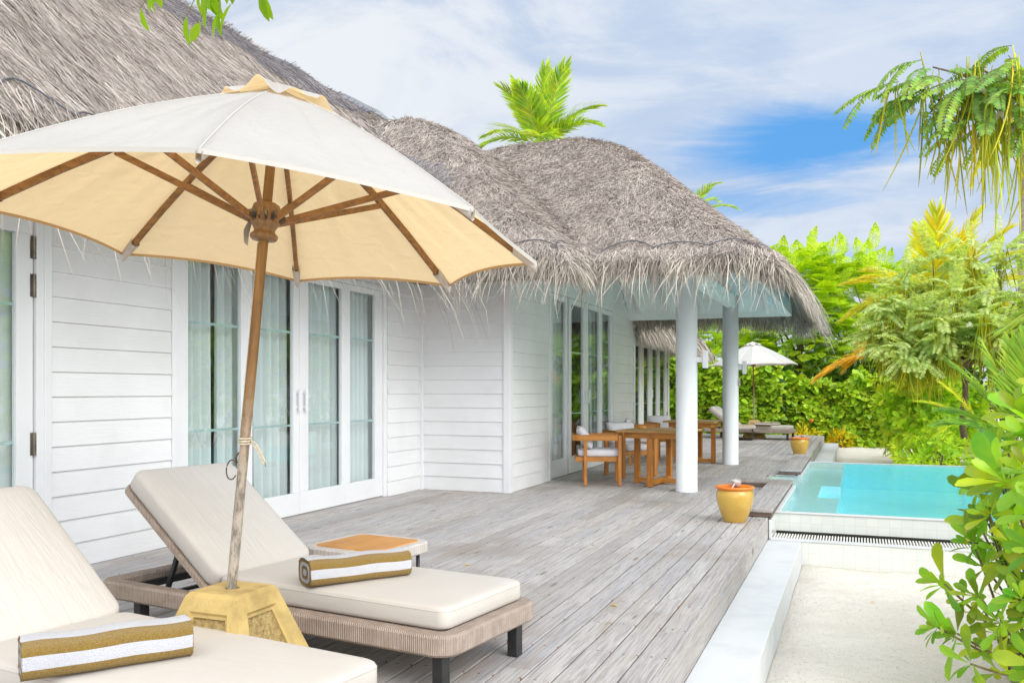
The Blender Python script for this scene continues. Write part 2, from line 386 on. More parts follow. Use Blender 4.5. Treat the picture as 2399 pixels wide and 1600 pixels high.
m_tileb = tile_mat('turquoise_pool_tile', (.25,.85,.95), (.22,.83,.94), (.26,.79,.88), .05)
m_ledge = tile_mat('pale_turquoise_tile', (.50,.83,.92), (.47,.81,.90), (.40,.74,.84), .05)
m_water = water_mat()
m_grate = M('ivory_plastic', (.80,.77,.70), rough=.5); m_slot_shade = M('drain_shade', (.03,.028,.022), rough=.9)
m_beam = wood('brown_platform_edge', (.20,.135,.10), (.12,.08,.06), 0, .7)
m_bark = M('grey_brown_bark', (.24,.165,.115), (.14,.095,.07), rough=.95, nscale=14, stretch=(3,3,1), bump=1, bscale=16, bdist=.03)
m_palmbark = M('pale_palm_bark', (.42,.37,.33), (.29,.25,.22), rough=.95, nscale=4, stretch=(1,1,9), bump=.8, bscale=5, bstretch=(1,1,8), bdist=.03)
m_stem = M('green_brown_stem', (.20,.185,.05), (.13,.085,.035), rough=.6, nscale=8, bump=.4, bscale=40)
def LM(name, a, b, trans=.42, rough=.42, island=.3, hue=.02, tcol=(1.5,1.35,.5)):
    return M(name, a, b, rough=rough, nscale=2.2, island=island, hue=hue, trans=trans, tcol=tcol, spec=.4)
m_lf_hedge = LM('hedge_leaf', (.46,.62,.035), (.30,.50,.025), .25)
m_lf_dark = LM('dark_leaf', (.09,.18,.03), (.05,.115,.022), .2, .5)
m_lf_feather = LM('lime_feathery_leaf', (.60,.74,.03), (.42,.62,.025), .45, .5, .25, .015)
m_lf_scaev = LM('glossy_beach_leaf', (.40,.55,.025), (.19,.38,.03), .4, .28, .42, .035)
m_lf_mid = LM('lime_shrub_leaf', (.60,.78,.05), (.40,.64,.05), .42, .35, .3, .02)
m_lf_sesb = LM('sesbania_leaf', (.34,.52,.07), (.20,.38,.09), .35, .5, .3, .02)
m_lf_sesb2 = LM('pale_sesbania_leaf', (.58,.68,.28), (.42,.56,.20), .5, .55, .3, .02)
m_pod = LM('yellow_green_pod', (.62,.60,.03), (.46,.50,.03), .35, .5, .3, .03)
m_flower = M('white_pea_flower', (.80,.78,.62), (.72,.70,.48), rough=.7, trans=.3)
m_palm = LM('palm_leaflet', (.38,.52,.04), (.22,.40,.04), .38, .4, .3, .025)
m_palm_b = LM('bright_palm_leaflet', (.46,.60,.03), (.30,.48,.05), .45, .4, .35, .03)
m_palm_y = LM('yellow_palm_leaflet', (.72,.70,.03), (.56,.60,.03), .5, .45, .25, .03)
m_palm_d = LM('dry_palm_leaflet', (.85,.55,.03), (.66,.46,.03), .4, .6, .3, .03)
m_rachis = M('yellow_rachis', (.50,.44,.08), (.38,.36,.07), rough=.5)
m_croton = LM('yellow_croton_leaf', (.80,.62,.02), (.60,.56,.02), .4, .45, .3, .03)
m_top = LM('backlit_fresh_leaf', (.30,.50,.02), (.24,.42,.02), .6, .45, .12, .01)
m_orange = M('orange_petal', (.75,.16,.02), rough=.6)
m_litter = M('dry_leaf_litter', (.20,.12,.065), (.11,.065,.04), rough=.9, island=.4)

# ------------------------------------------------------------------ ground, deck, step
g = MB()
xs = np.sort(np.concatenate([np.linspace(-220,-12,6), np.linspace(-11,9,60), np.linspace(10,220,6), [2.74,2.70]]))
ys = np.sort(np.concatenate([np.linspace(-60,-3,5), np.linspace(-2,34,110), np.linspace(36,400,6), [9.42,9.47,17.0,17.04]]))
X, Y = np.meshgrid(xs, ys, indexing='ij')
Z = -.462 + .018*np.sin(X*2.3+Y*1.1)*np.sin(Y*1.7-X*.6) + .012*np.sin(X*6.1+1)*np.sin(Y*5.2)
Z = np.where(X < -.6, -.9, Z); Z = np.where((X < 2.72)&(Y > 9.45)&(Y < 17.02)&(X > -.7), -1.3, Z)
g.grid(np.stack([X,Y,Z],-1), flip=True)
tag(g.build('sand_ground', m_sand, smooth=True), kind='structure')

d = MB(); PW = .14; xr = -.868; rows = 35
holes = [(-1.2,-.7,12.7,14.26), (-1.1,-.7,9.4,12.7), (-1.5,-.7,12.35,12.7), (-1.1,-.7,14.26,27.)]
for i in range(rows):
    x1 = xr - i*PW; x0 = x1 - PW + .009
    yy = -2.5 - R.rand()*2
    while yy < 26.95:
        L = R.uniform(2.2, 4.2); y1 = min(yy+L, 26.95); a, b = yy, y1-.004
        if x1 > -1.2 and b > 12.7 and a < 14.26:
            segs = [(a, min(b,12.7)), (max(a,14.26), b)]
        else: segs = [(a,b)]
        for (p, q) in segs:
            if q-p > .05:
                dz = R.uniform(-.0015,.0015)
                d.bb((x0, p, -.03), (x1, q, dz))
        yy = y1
yy = -2.5
while yy < 26.9:                                   # fascia boards along the edge
    y1 = min(yy+R.uniform(2.6,3.6), 26.95)
    if yy < 9.4: d.bb((-.866, yy, -.225), (-.842, min(y1,9.4)-.003, .001))
    else:
        a = max(yy, 17.1)
        if y1 > a: d.bb((-.866, a, -.225), (-.842, y1-.003, .001))
    yy = y1
d.bb((-5.6, 26.95, -.225), (-.842, 26.974, .001))
d.bb((-5.7,-3,-.05), (-1.22, 26.9, -.034))
d.bb((-1.22,-3,-.05), (-.868, 12.65, -.034)); d.bb((-1.22,14.3,-.05), (-.868, 26.9, -.034))
tag(d.build('wooden_deck', m_deck, bevel=.003, seg=1), kind='structure')

p = MB()
for (x0,x1,y0,y1) in ((-1.10,-.80,9.41,12.69),(-1.5,-1.104,12.35,12.69),(-1.10,-.785,14.27,17.85)):
    w = (x1-x0); k = max(1, round(w/.1)); 
    for i in range(k): p.bb((x0+w*i/k, y0, .052), (x0+w*(i+1)/k-.003, y1, .082))
    p.bb((x0+.008, y0+.012, .006), (x1-.008, y1-.012, .051), 1)
tag(p.build('deck_platform', [m_deck, m_beam], bevel=.002, seg=1), 'low raised platform of weathered boards edging the pool', 'platform')

s = MB(); s.bb((-.842,-3,-.6), (-.51, 9.355,-.22)); tag(s.build('white_step', m_concrete, bevel=.008), kind='structure')
s = MB(); s.bb((-.842,17.2,-.6), (-.46, 27.1,-.22)); tag(s.build('white_step', m_concrete, bevel=.008), kind='structure')

# ------------------------------------------------------------------ pool
PX0, PX1, PY0, PY1 = -.80, 2.75, 9.9, 17.05
w = MB()
w.bb((PX0-.03, PY0, -.6), (PX1, PY0+.07, -.012)); w.bb((PX0-.03, PY1-.07, -.6), (PX1, PY1, -.012))
w.bb((PX1-.07, PY0+.07, -.6), (PX1, PY1-.07, -.012)); w.bb((PX0-.03, PY0+.07, -.6), (PX0+.03, 12.7, -.012)); w.bb((PX0-.03, 14.26, -.6), (PX0+.03, PY1-.07, -.012))
w.bb((-.81, 9.36, -.60), (PX1, 9.44, -.222)); w.bb((-.838,9.405,-.6),(-.8101,9.899,-.02)); w.bb((-.81, 9.44, -.60), (PX1, 9.899, -.30))
w.bb((-1.26,12.62,-.5),(-1.205,14.33,-.022)); w.bb((-1.205,14.26,-.5),(PX0-.03,14.33,-.012)); w.bb((-1.205,12.62,-.5),(PX0-.03,12.695,-.012))
pool = tag(w.build('pool_shell', m_tile, bevel=.006), kind='structure')
c = MB(); c.bb((PX0-.034, PY0-.012, -.0119), (PX1, PY0+.075, .004)); c.bb((PX0-.034, PY1-.075, -.0119), (PX1+.01, PY1+.012, .004)); c.bb((PX1-.075, PY0+.0755, -.0119), (PX1+.01, PY1-.0755, .004))
c.bb((PX0-.034, PY0+.0755, -.0119), (PX0+.035, 12.70, .004)); c.bb((PX0-.034, 14.26, -.0119), (PX0+.035, PY1-.0755, .004))
c.bb((-.815, 9.352, -.2215), (PX1, 9.45, -.205))
c.build('pool_coping', m_concrete, pool, bevel=.005)
b = MB(); b.bb((PX0+.03, PY0+.07, -.62), (PX1-.07, PY1-.07, -.46))
b.bb((-.20,PY0+.0701,-.459),(PX1-.07,PY0+.074,-.02)); b.bb((-.20,PY1-.074,-.459),(PX1-.07,PY1-.0701,-.02)); b.bb((PX1-.074,PY0+.075,-.459),(PX1-.0701,PY1-.075,-.02))
b.build('pool_floor', m_tileb, pool)
b = MB(); b.bb((PX0+.031, PY0+.071, -.459), (-.205, 12.35, -.11)); b.bb((PX0+.031, 13.85, -.459), (-.205, PY1-.071, -.11)); b.bb((PX0+.031,12.351,-.459),(-.47,13.849,-.11)); b.bb((-1.204, 12.70,-.5),(PX0+.03,14.255,-.13)); b.build('pool_ledge', m_ledge, pool)
b = MB(); b.bb((-.469,12.351,-.459),(-.205,13.849,-.24)); b.build('pool_step', m_tileb, pool)
V = MB(); xs = np.linspace(PX0+.036, PX1-.076, 40); ys = np.linspace(PY0+.076, PY1-.076, 60); X, Y = np.meshgrid(xs, ys, indexing='ij')
V.grid(np.stack([X,Y,-.003+.002*np.sin(7*X+2*Y)*np.sin(5*Y-X)],-1), flip=True)
V.add([(-1.204,12.7,-.003),(PX0+.036,12.7,-.003),(PX0+.036,14.255,-.003),(-1.204,14.255,-.003)], [(0,1,2,3)])
tag(V.build('water', m_water, smooth=True), kind='structure')
gr = MB(); gr.bb((-.80,9.452,-.298),(PX1,9.89,-.285),1)  # near-black sheet under the bars paints the shade in the channel
nb = int((PX1+.80)/.0285)
for i in range(nb): gr.bb((-.80+i*.0285, 9.46, -.25), (-.80+i*.0285+.0145, 9.80, -.212))
gr.bb((-.80,9.892,-.3),(PX1,9.8985,-.198),1); gr.bb((-.80,9.52,-.262),(PX1,9.54,-.251)); gr.bb((-.80,9.72,-.262),(PX1,9.74,-.251))  # black band on the wall face paints the shadow gap above the bars
tag(gr.build('drain_grate', [m_grate, m_slot_shade], bevel=.002, seg=1), 'ivory slatted overflow grate below the tiled pool front', 'grate')

# ------------------------------------------------------------------ villa
villa = empty('villa', (-5.42, 10.45, 0), 0, 'white weatherboard villa with grey palm thatched roofs and glazed doors', 'villa')
def W(mb, name, mats, parent=None, **kw): return mb.build(name, mats, parent or villa, world=True, **kw)
BH = .1815
def siding(axis, fixed, a, b, z0=0., z1=2.95, out=1):
    """lapped boards; axis 0: wall runs along X facing -Y; axis 1: runs along Y facing +X"""
    mb = MB(); z = z0; k = 0
    while z < z1:
        t = min(z+BH, z1)
        prof = [(.0,z),(.019,z+.003),(.019,z+.008),(.005,t),(.0,t)]
        vs = []
        for e in (a, b):
            for (o, zz) in prof:
                vs.append((fixed+o*out, e, zz) if axis else (e, fixed+o*out, zz))
        fs = [(0,1,2,3,4),(9,8,7,6,5)] + [(i, 5+i, 5+(i+1)%5, (i+1)%5) for i in range(5)]
        mb.add(vs, fs); z = t
    return mb
WX = -5.42
def wall(mb, core):
    mb.bb(*core); bm = W(mb, 'wall', m_white_x); return bm
wall(siding(1, WX, 4.66, 5.86), ((WX-.2, 4.60, 0), (WX-.001, 5.86, 3.2)))
wall(siding(1, WX, 9.56, 10.40), ((WX-.2, 9.52, 0), (WX-.001, 10.65, 3.2)))
wall(siding(0, 10.45, WX+.06, -4.21, out=-1), ((WX+.0, 10.451, 0), (-4.151, 10.65, 3.4)))
wall(siding(1, -4.15, 10.53, 12.0), ((-4.35, 10.651, 0), (-4.151, 12.03, 3.6)))
wall(siding(1, -4.15, 15.70, 17.2), ((-4.35, 15.68, 0), (-4.151, 17.3, 3.6)))
mb = MB(); mb.bb((-5.42,17.1,0),(-4.36,17.3,3.6)); W(mb,'wall',m_white); mb = MB(); mb.bb((WX-.2,17.3,0),(WX,22.2,3.2)); W(mb,'wall',m_white); mb = MB(); mb.bb((WX-.2,27.0,0),(WX,27.3,3.2)); mb.bb((-9,27.1,0),(WX-.2,27.3,3)); W(mb,'wall',m_white)
mb = siding(1, WX, 17.3, 22.2); W(mb, 'wall', m_white_x)
# above-door panels and plinths
mb = MB(); mb.bb((WX-.2,5.86,2.60),(WX+.004,9.52,3.2)); W(mb,'door_header',m_white); mb = MB(); mb.bb((WX-.2,1.0,2.62),(WX+.004,4.60,3.2)); W(mb,'door_header',m_white); mb = MB(); mb.bb((-4.35,12.03,2.82),(-4.146,15.68,3.6)); W(mb,'door_header',m_white); mb = MB(); mb.bb((WX-.2,22.2,2.95),(WX+.004,27.0,3.4)); W(mb,'door_header',m_white)
mb = MB()
mb.bb((WX+.001,4.60,0),(WX+.03,4.66,2.9)); W(mb,'corner_trim',m_trim,bevel=.003); mb = MB(); mb.bb((WX+.001,10.40,0),(WX+.03,10.449,2.95)); mb.bb((WX+.03,10.40,0),(WX+.06,10.449,2.95))
W(mb,'corner_trim',m_trim,bevel=.003); mb = MB(); mb.bb((-4.21,10.42,0),(-4.118,10.45,3.1)); mb.bb((-4.15,10.4505,0),(-4.118,10.53,3.1)); W(mb,'corner_trim',m_trim,bevel=.003); mb = MB(); mb.bb((-4.149,17.2,0),(-4.12,17.3,3.1))
W(mb, 'corner_trim', m_trim, bevel=.003)
def door_unit(X, y0, y1, ztop, leaves, zb=.0, hdl=(), hinges=(), deep=.09, bottom=.25, top=None):
    """frame plus leaves; a leaf is (ya, yb, [glass ranges])"""
    f = MB(); top = top or ztop-.13
    f.bb((X-deep, y0, zb), (X+.022, y0+.06, ztop)); f.bb((X-deep, y1-.06, zb), (X+.022, y1, ztop)); f.bb((X-deep, y0+.06, ztop-.06), (X+.022, y1-.06, ztop)); f.bb((X-deep, y0+.06, zb), (X-.03, y1-.06, zb+.022))
    W(f, 'door_frame', m_trim, bevel=.003)
    for li, (ya, yb, gl) in enumerate(leaves):
        dm = MB(); t0, t1 = X-.05, X-.002
        dm.bb((t0, ya, zb+.024), (t1, yb, bottom)); dm.bb((t0, ya, top), (t1, yb, ztop-.064))
        ys = [ya] + [q for r in gl for q in r] + [yb]
        for k in range(0, len(ys), 2): dm.bb((t0, ys[k], bottom), (t1, ys[k+1], top))
        leaf = W(dm, 'glass_door', m_trim, bevel=.004)
        for (g0, g1) in gl:
            q = MB(); q.add([(X-.028,g0,bottom),(X-.028,g1,bottom),(X-.028,g1,top),(X-.028,g0,top)], [(0,1,2,3)]); W(q, 'pane', m_glass, leaf)
            for zz in (.955, 1.92):
                q = MB(); q.bb((X-.045, g0, zz-.011), (X-.0325, g1, zz+.011)); W(q, 'glazing_bar', m_muntin, leaf)
        for hy in hdl:
            if ya <= hy <= yb:
                q = MB(); q.bb((X+.03, hy-.014, 1.10), (X+.048, hy+.014, 1.335)); q.bb((X-.002, hy-.01, 1.13), (X+.03, hy+.01, 1.15)); q.bb((X-.002, hy-.01, 1.285), (X+.03, hy+.01, 1.305)); W(q, 'handle', m_trim, leaf, bevel=.004)
        for hy, hz in hinges:
            if ya <= hy <= yb + .02:
                q = MB(); q.tube([(X+.01,hy,hz),(X+.01,hy,hz+.16)], .013, 10); q.bb((X-.001,hy-.025,hz),(X+.003,hy+.02,hz+.16))
                for kk in range(5): q.tube([(X+.01,hy,hz+.032*kk),(X+.01,hy,hz+.032*kk+.006)], .0155, 10)
                W(q, 'hinge', m_hinge, leaf)
door_unit(WX, 3.1, 4.60, 2.62, [(3.16, 4.53, [(3.32, 4.40)])], hinges=((4.53,.86),(4.53,1.98),(4.53,2.25)), bottom=.21, top=2.42)
door_unit(WX, 5.865, 9.515, 2.60, [(5.93, 6.87, [(6.08, 6.79)]), (6.872, 7.718, [(6.955, 7.62)]), (7.724, 8.62, [(7.885, 8.54)]), (8.622, 9.45, [(8.71, 9.28)])], hdl=(7.67, 7.79))
door_unit(-4.15, 12.03, 15.68, 2.82, [(12.10, 12.93, [(12.21, 12.84)]), (13.02, 13.93, [(13.14, 13.79)]), (13.935, 14.82, [(14.08, 14.74)]), (14.825, 15.62, [(14.92, 15.50)])], hdl=(13.87, 14.0), bottom=.28, top=2.67)
door_unit(WX, 22.2, 27.0, 2.92, [(22.3, 23.5, [(22.55, 23.25)]), (23.51, 24.6, [(23.75, 24.38)]), (24.61, 25.7, [(24.86, 25.48)]), (25.71, 26.9, [(25.9, 26.6)])], hdl=(24.5,24.7), hinges=((22.31,.5),(22.31,2.),(26.9,.5),(26.9,2.)), bottom=.3, top=2.5)
q = MB(); q.bb((WX-.1,5.87,-.028),(WX+.12,9.52,.012)); W(q,'door_sill',m_deck,bevel=.003); q = MB(); q.bb((-4.25,12.04,-.028),(-4.03,15.67,.012)); W(q,'door_sill',m_deck,bevel=.003)
# dim rooms behind the glass
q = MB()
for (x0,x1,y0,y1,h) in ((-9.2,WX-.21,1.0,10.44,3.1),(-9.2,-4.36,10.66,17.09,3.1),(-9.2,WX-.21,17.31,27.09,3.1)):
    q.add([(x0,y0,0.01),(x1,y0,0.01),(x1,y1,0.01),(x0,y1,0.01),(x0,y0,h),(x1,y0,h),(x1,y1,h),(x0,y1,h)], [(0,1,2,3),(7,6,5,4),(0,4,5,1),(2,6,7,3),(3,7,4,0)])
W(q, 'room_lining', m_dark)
q = MB(); q.bb((-5.6,1.0,0),(WX-.2,3.1,3.2)); W(q,'wall',m_white)
# columns
for (cx, cy) in ((-2.05,11.46),(-2.07,15.92)):
    q = MB(); q.lathe([(.0,0),(.145,0),(.145,.012),(.139,.016),(.139,3.0),(0,3.0)], 48, (cx,cy,0)); W(q, 'column', m_col, smooth=True)
    # flat shading at the ends is hidden by deck and beam

# roofs: one height field of four hips, strands laid down its slope
def smin(L, k=.16): return -k*np.log(sum(np.exp(-p/k) for p in L))
def hipA(x,y): return smin([2.87+.945*(-4.4-x), 2.87+.945*(x+11.6), 2.87+.945*(y+2.5), 2.87+.945*(27.4-y)], .16)
def hipB(x,y): return smin([2.87+.885*(-3.0-x), 2.87+.945*(y-9.4), 2.87+.945*(15.6-y)], .2)
def hipC(x,y): return smin([2.87+.90*(-.8-x), 2.87+.76*(y-10.2), 2.87+.76*(17.2-y)], .2)
RECT = {'A':(-11.6,-4.4,-2.5,27.4), 'B':(-9,-3.0,9.4,15.6), 'C':(-9,-.8,10.2,17.2)}
def inside(x,y,k):
    a,b,c,d_ = RECT[k]; return (x>=a-1e-6)&(x<=b+1e-6)&(y>=c-1e-6)&(y<=d_+1e-6)
def lump(x,y): return .035*np.sin(2.1*x+1.3*y)*np.sin(1.7*y-.6*x)+.02*np.sin(5.3*x-1.1)*np.sin(4.7*y)
def roofz(x, y, k=.10):
    L = []
    for key, fn in (('A',hipA),('B',hipB),('C',hipC)):
        z = fn(x,y); L.append(np.where(inside(x,y,key), z, -9.))
    m = np.maximum(np.maximum(L[0],L[1]),L[2])
    s = m + k*np.log(sum(np.exp((q-m)/k) for q in L))
    return s + lump(x,y)
def roofgrad(x, y):
    e = .03; gx = np.clip((roofz(x+e,y)-roofz(x-e,y))/(2*e), -1.6, 1.6); gy = np.clip((roofz(x,y+e)-roofz(x,y-e))/(2*e), -1.6, 1.6); return gx, gy
def unionm(x,y): return inside(x,y,'A')|inside(x,y,'B')|inside(x,y,'C')
st = .1; gx = np.arange(-11.6,-.79,st); gy = np.arange(-2.5,27.41,st); GX, GY = np.meshgrid(gx, gy, indexing='ij'); GZ = roofz(GX, GY); MK = unionm(GX, GY)
idx = np.arange(GX.size).reshape(GX.shape); ok = MK[:-1,:-1]&MK[1:,:-1]&MK[1:,1:]&MK[:-1,1:]
F = np.stack([idx[:-1,:-1],idx[1:,:-1],idx[1:,1:],idx[:-1,1:]],-1)[ok]
def compact(V, F):
    u, inv = np.unique(F, return_inverse=True); return V[u], inv.reshape(F.shape)
roof = MB(); roof.np(*compact(np.stack([GX,GY,GZ-.03],-1).reshape(-1,3), F))
FU = F[:, ::-1]; roof.np(*compact(np.stack([GX,GY,GZ-.17],-1).reshape(-1,3), FU))
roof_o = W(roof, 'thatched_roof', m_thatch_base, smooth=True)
def strands(n, box, lmin, lmax, wmin, wmax, jit, lift):
    x0,x1,y0,y1 = box; P = []
    x = R.uniform(x0,x1,n*2); y = R.uniform(y0,y1,n*2); k = unionm(x,y); x = x[k][:n]; y = y[k][:n]
    z = roofz(x,y); a, b = roofgrad(x,y)
    T = unit(np.stack([-a,-b,-(a*a+b*b)],-1)); flat = (np.hypot(a,b) < .15)
    T[flat] = np.array([1,0,-.1]); nrm = unit(np.stack([-a,-b,np.ones_like(a)],-1))
    S = np.cross(nrm, T); j = R.normal(0, jit, len(x))[:,None]; T = unit(T*np.cos(j)+S*np.sin(j)); S = np.cross(nrm, T)
    L = R.uniform(lmin,lmax,len(x))[:,None]; Wd = R.uniform(wmin,wmax,len(x))[:,None]; up = np.abs(R.normal(0, lift, len(x)))[:,None]
    roll = R.normal(0,.5,len(x))[:,None]; S2 = unit(S*np.cos(roll)+nrm*np.sin(roll))
    P = np.stack([x,y,z],-1) + nrm*R.uniform(-.02,.012,len(x))[:,None] - T*L*.5
    out = []
    for kk, cv in enumerate((-.09,.0,.09,.2)):
        m = (np.arange(len(x)) % 4) == kk
        tpl = [(0,-.5,0,),(0,.5,0),(.5,.5,.0),(.5,-.5,.0),(1,.12,1),(1,-.12,1)]
        A_, B_, C_ = (T*L)[m], (S2*Wd)[m], (nrm*up)[m]
        V, F_ = bake(tpl, STRIP[1], P[m], A_, B_, C_)
        V = V.reshape(-1,6,3); V[:,2:4] += (S[m]*L[m]*cv*.5)[:,None]; V[:,4:6] += (S[m]*L[m]*cv*-.3)[:,None]
        out.append((V.reshape(-1,3), F_))
    return out
ts = MB()
for args in ((100000,(-8.3,-4.4,1.5,10.5),.22,.5,.0035,.0075,.17,.018), (14000,(-8.6,-6.5,10,20),.2,.45,.006,.013,.22,.02),
             (64000,(-6.8,-3.0,9.4,13.6),.12,.28,.005,.0105,.38,.022), (88000,(-5.2,-.8,10.2,14.2),.12,.28,.0055,.0115,.38,.022),
             (18000,(-4,-.8,13.5,17.2),.15,.35,.009,.017,.45,.03), (9000,(-6.5,-4.4,17.2,27.4),.2,.5,.02,.035,.3,.05), (2500,(-8.5,-4.4,-2,2),.3,.5,.015,.03,.2,.03)):
    for V, F_ in strands(*args): ts.np(V, F_)
ts.np(np.zeros((0,3)), np.zeros((0,4),int))
W(ts, 'thatch_strands', m_thatch, roof_o)
def fringe(p0, p1, outw, n, lmin, lmax, wmin, wmax, inset=.32, droop=1.0, clump=.6):
    p0 = np.array(p0); p1 = np.array(p1); t = R.rand(n); ins = R.uniform(-.02, inset, n)
    o = np.array([*outw,0.]); e = unit(p1-p0)
    xy = p0[None]+(p1-p0)[None]*t[:,None]-np.array(outw)[None]*ins[:,None]
    z = roofz(xy[:,0], xy[:,1]) + R.uniform(-.12,.015,n)
    P = np.column_stack([xy, z]); side = np.array([e[0],e[1],0.])
    cl = np.sin(t*np.linalg.norm(p1-p0)*9+np.sin(t*31)*2)*.25*clump
    ja = R.normal(0,.28,n)+cl; L = R.uniform(lmin,lmax,n)*(1+.35*cl)
    d0 = unit(o[None]*.75 + side[None]*ja[:,None] + np.array([0,0,-.62])[None])
    dr = droop*R.uniform(.6,1.5,n)
    rows = []
    Wd = R.uniform(wmin,wmax,n); cur = P.copy(); d1 = d0.copy()
    ax = R.uniform(0,PI,n); sd = unit(side[None]*np.cos(ax)[:,None]+np.array([0,0,1.])[None]*np.sin(ax)[:,None]*.5+o[None]*np.sin(ax)[:,None]*.5)
    bend = R.normal(0,.18,n)
    for r_, (wf) in enumerate((.8,1.,.85,.15)):
        rows.append((cur - sd*(Wd*wf*.5)[:,None], cur + sd*(Wd*wf*.5)[:,None]))
        cur = cur + d1*(L/3)[:,None]
        d1 = unit(d1 + np.array([0,0,-1.])[None]*(dr*.55)[:,None] + side[None]*bend[:,None])
    V = np.stack([c for r_ in rows for c in r_], 1)
    f = np.array([(0,1,3,2),(2,3,5,4),(4,5,7,6)])
    return V.reshape(-1,3), (f[None]+(np.arange(n)*8)[:,None,None]).reshape(-1,4)
fr = MB(); fr.np(np.zeros((0,3)), np.zeros((0,4),int))
for a in (((-4.4,1.0),(-4.4,9.4),(1,0),6500,.2,.38,.005,.010), ((-4.4,9.4),(-3.0,9.4),(0,-1),2300,.2,.42,.005,.009,.34,1.), ((-3.0,9.4),(-3.0,10.25),(1,0),1700,.22,.45,.006,.010,.4),
          ((-3.15,10.2),(-.8,10.2),(0,-1),5000,.2,.44,.006,.0105,.4), ((-.8,10.2),(-.8,17.2),(1,0),9500,.25,.5,.007,.0125,.4), ((-.8,17.2),(-4.4,17.2),(0,1),4000,.3,.62,.012,.022,.35),
          ((-4.4,17.2),(-4.4,27.4),(1,0),9000,.45,.85,.02,.035,.5), ((-4.4,27.4),(-7,27.4),(0,1),2000,.4,.8,.02,.03,.4)):
    fr.np(*fringe(*a))
# sparse single leaves that hang lower
for a in (((-4.4,1.0),(-4.4,9.4),(1,0),200,.8,1.35,.005,.010,.1), ((-4.4,9.4),(-3.0,9.4),(0,-1),140,.6,.85,.006,.011,.1), ((-3.1,10.2),(-.8,10.2),(0,-1),130,.6,.85,.008,.013,.1), ((-.8,10.2),(-.8,17.2),(1,0),260,.6,.95,.009,.014,.1)):
    fr.np(*fringe(*a))
W(fr, 'eave_fringe', m_fringe, roof_o)
# netting: over the ridge of the long roof and stretched across the valleys
def netz(x,y): return roofz(x,y,.48)+.02
gx = np.arange(-9.2,-2.2,.1); gy = np.arange(2,17,.1); NX, NY = np.meshgrid(gx, gy, indexing='ij'); NZ = netz(NX,NY); RZ = roofz(NX,NY)
keep = ((NX < -7.15+.12*np.sin(NY*1.3)) | (((NZ-RZ) > .2) & (NY < 10.9) & (NX < -4.9))) & unionm(NX,NY) & unionm(NX+.15,NY) & unionm(NX,NY-.15)
NZ = np.where(NX < -7.15, np.maximum(RZ+.05, NZ-.1), NZ)
ix = np.arange(NX.size).reshape(NX.shape); ok = keep[:-1,:-1]&keep[1:,:-1]&keep[1:,1:]&keep[:-1,1:]
Fn = np.stack([ix[:-1,:-1],ix[1:,:-1],ix[1:,1:],ix[:-1,1:]],-1)[ok]
nm = MB(); nm.np(*compact(np.stack([NX,NY,NZ],-1).reshape(-1,3), Fn)); W(nm, 'roof_net', m_net, roof_o, smooth=True)
nl = MB()
def scallop(p0, p1, inw, step=.52):
    p0 = np.array(p0); p1 = np.array(p1); L = np.linalg.norm(p1-p0); n = max(1,int(L/step)); pts = []
    for i in range(n):
        for t in np.linspace(0,1,7)[:-1]:
            q = p0+(p1-p0)*((i+t)/n)+np.array(inw)*(.10+.13*math.sin(PI*t)); pts.append((q[0],q[1],float(roofz(np.array([q[0]]),np.array([q[1]]))[0])+.035))
    nl.tube(pts, .007, 5)
scallop((-2.9,10.25),(-.95,10.25),(0,1)); scallop((-.85,10.3),(-.85,17.0),(-1,0)); scallop((-4.4,9.45),(-3.1,9.45),(0,1)); scallop((-4.45,1.5),(-4.45,9.3),(-1,0)); scallop((-3.05,9.5),(-3.05,10.2),(-1,0))
W(nl, 'net_edge_rope', m_netline, roof_o)
# veranda ceiling, rafters and fascias
q = MB(); xs = np.linspace(-4.14,-1.14,14); ys = np.linspace(10.53,16.87,24); X, Y = np.meshgrid(xs, ys, indexing='ij'); q.grid(np.stack([X,Y,np.minimum(hipC(X,Y)-.34, 4.6)],-1)); W(q,'veranda_ceiling',m_ceiling, smooth=True)
q = MB()
def raf(p, r_):
    q.bar((p[0],p[1],float(hipC(np.array(p[0]),np.array(p[1])))-.375), (r_[0],r_[1],float(hipC(np.array(r_[0]),np.array(r_[1])))-.375), .06, .075)
for x in (-3.9,-3.3,-2.7,-2.1,-1.5): raf((x,16.8),(max(x,-3.8) if x<-3.4 else x, 13.7+max(0,(x+3.4))*1.1)); raf((x,10.6),(x,13.7-max(0,(x+3.4))*1.1))
for y in (11.6,12.6,13.7,14.8,15.8): raf((-1.24,y),(-1.24-min(2.6,(y-10.5)*.8,(16.9-y)*.8),y))
raf((-1.25,16.74),(-3.7,13.75)); raf((-1.25,10.66),(-3.7,13.65))
W(q,'rafters',m_ceiling)
q = MB(); q.bb((-4.14,10.48,2.685),(-1.14,10.53,2.93)); q.bb((-1.14,10.48,2.685),(-1.09,16.92,2.95)); q.bb((-4.14,16.87,2.685),(-1.14,16.92,2.95))
q.bb((-2.12,10.53,2.78),(-1.98,16.87,2.98)); W(q,'eave_fascia',m_ceiling,bevel=.004)
q = MB(); q.bb((WX,1,2.7),(-4.5,9.45,2.73)); W(q,'soffit',m_thatch_base); q = MB(); q.bb((WX,9.5,2.72),(-3.15,10.449,2.75)); W(q,'soffit',m_thatch_base); q = MB(); q.bb((WX+.01,17.31,2.68),(-4.5,27.3,2.71)); W(q,'soffit',m_thatch_base)

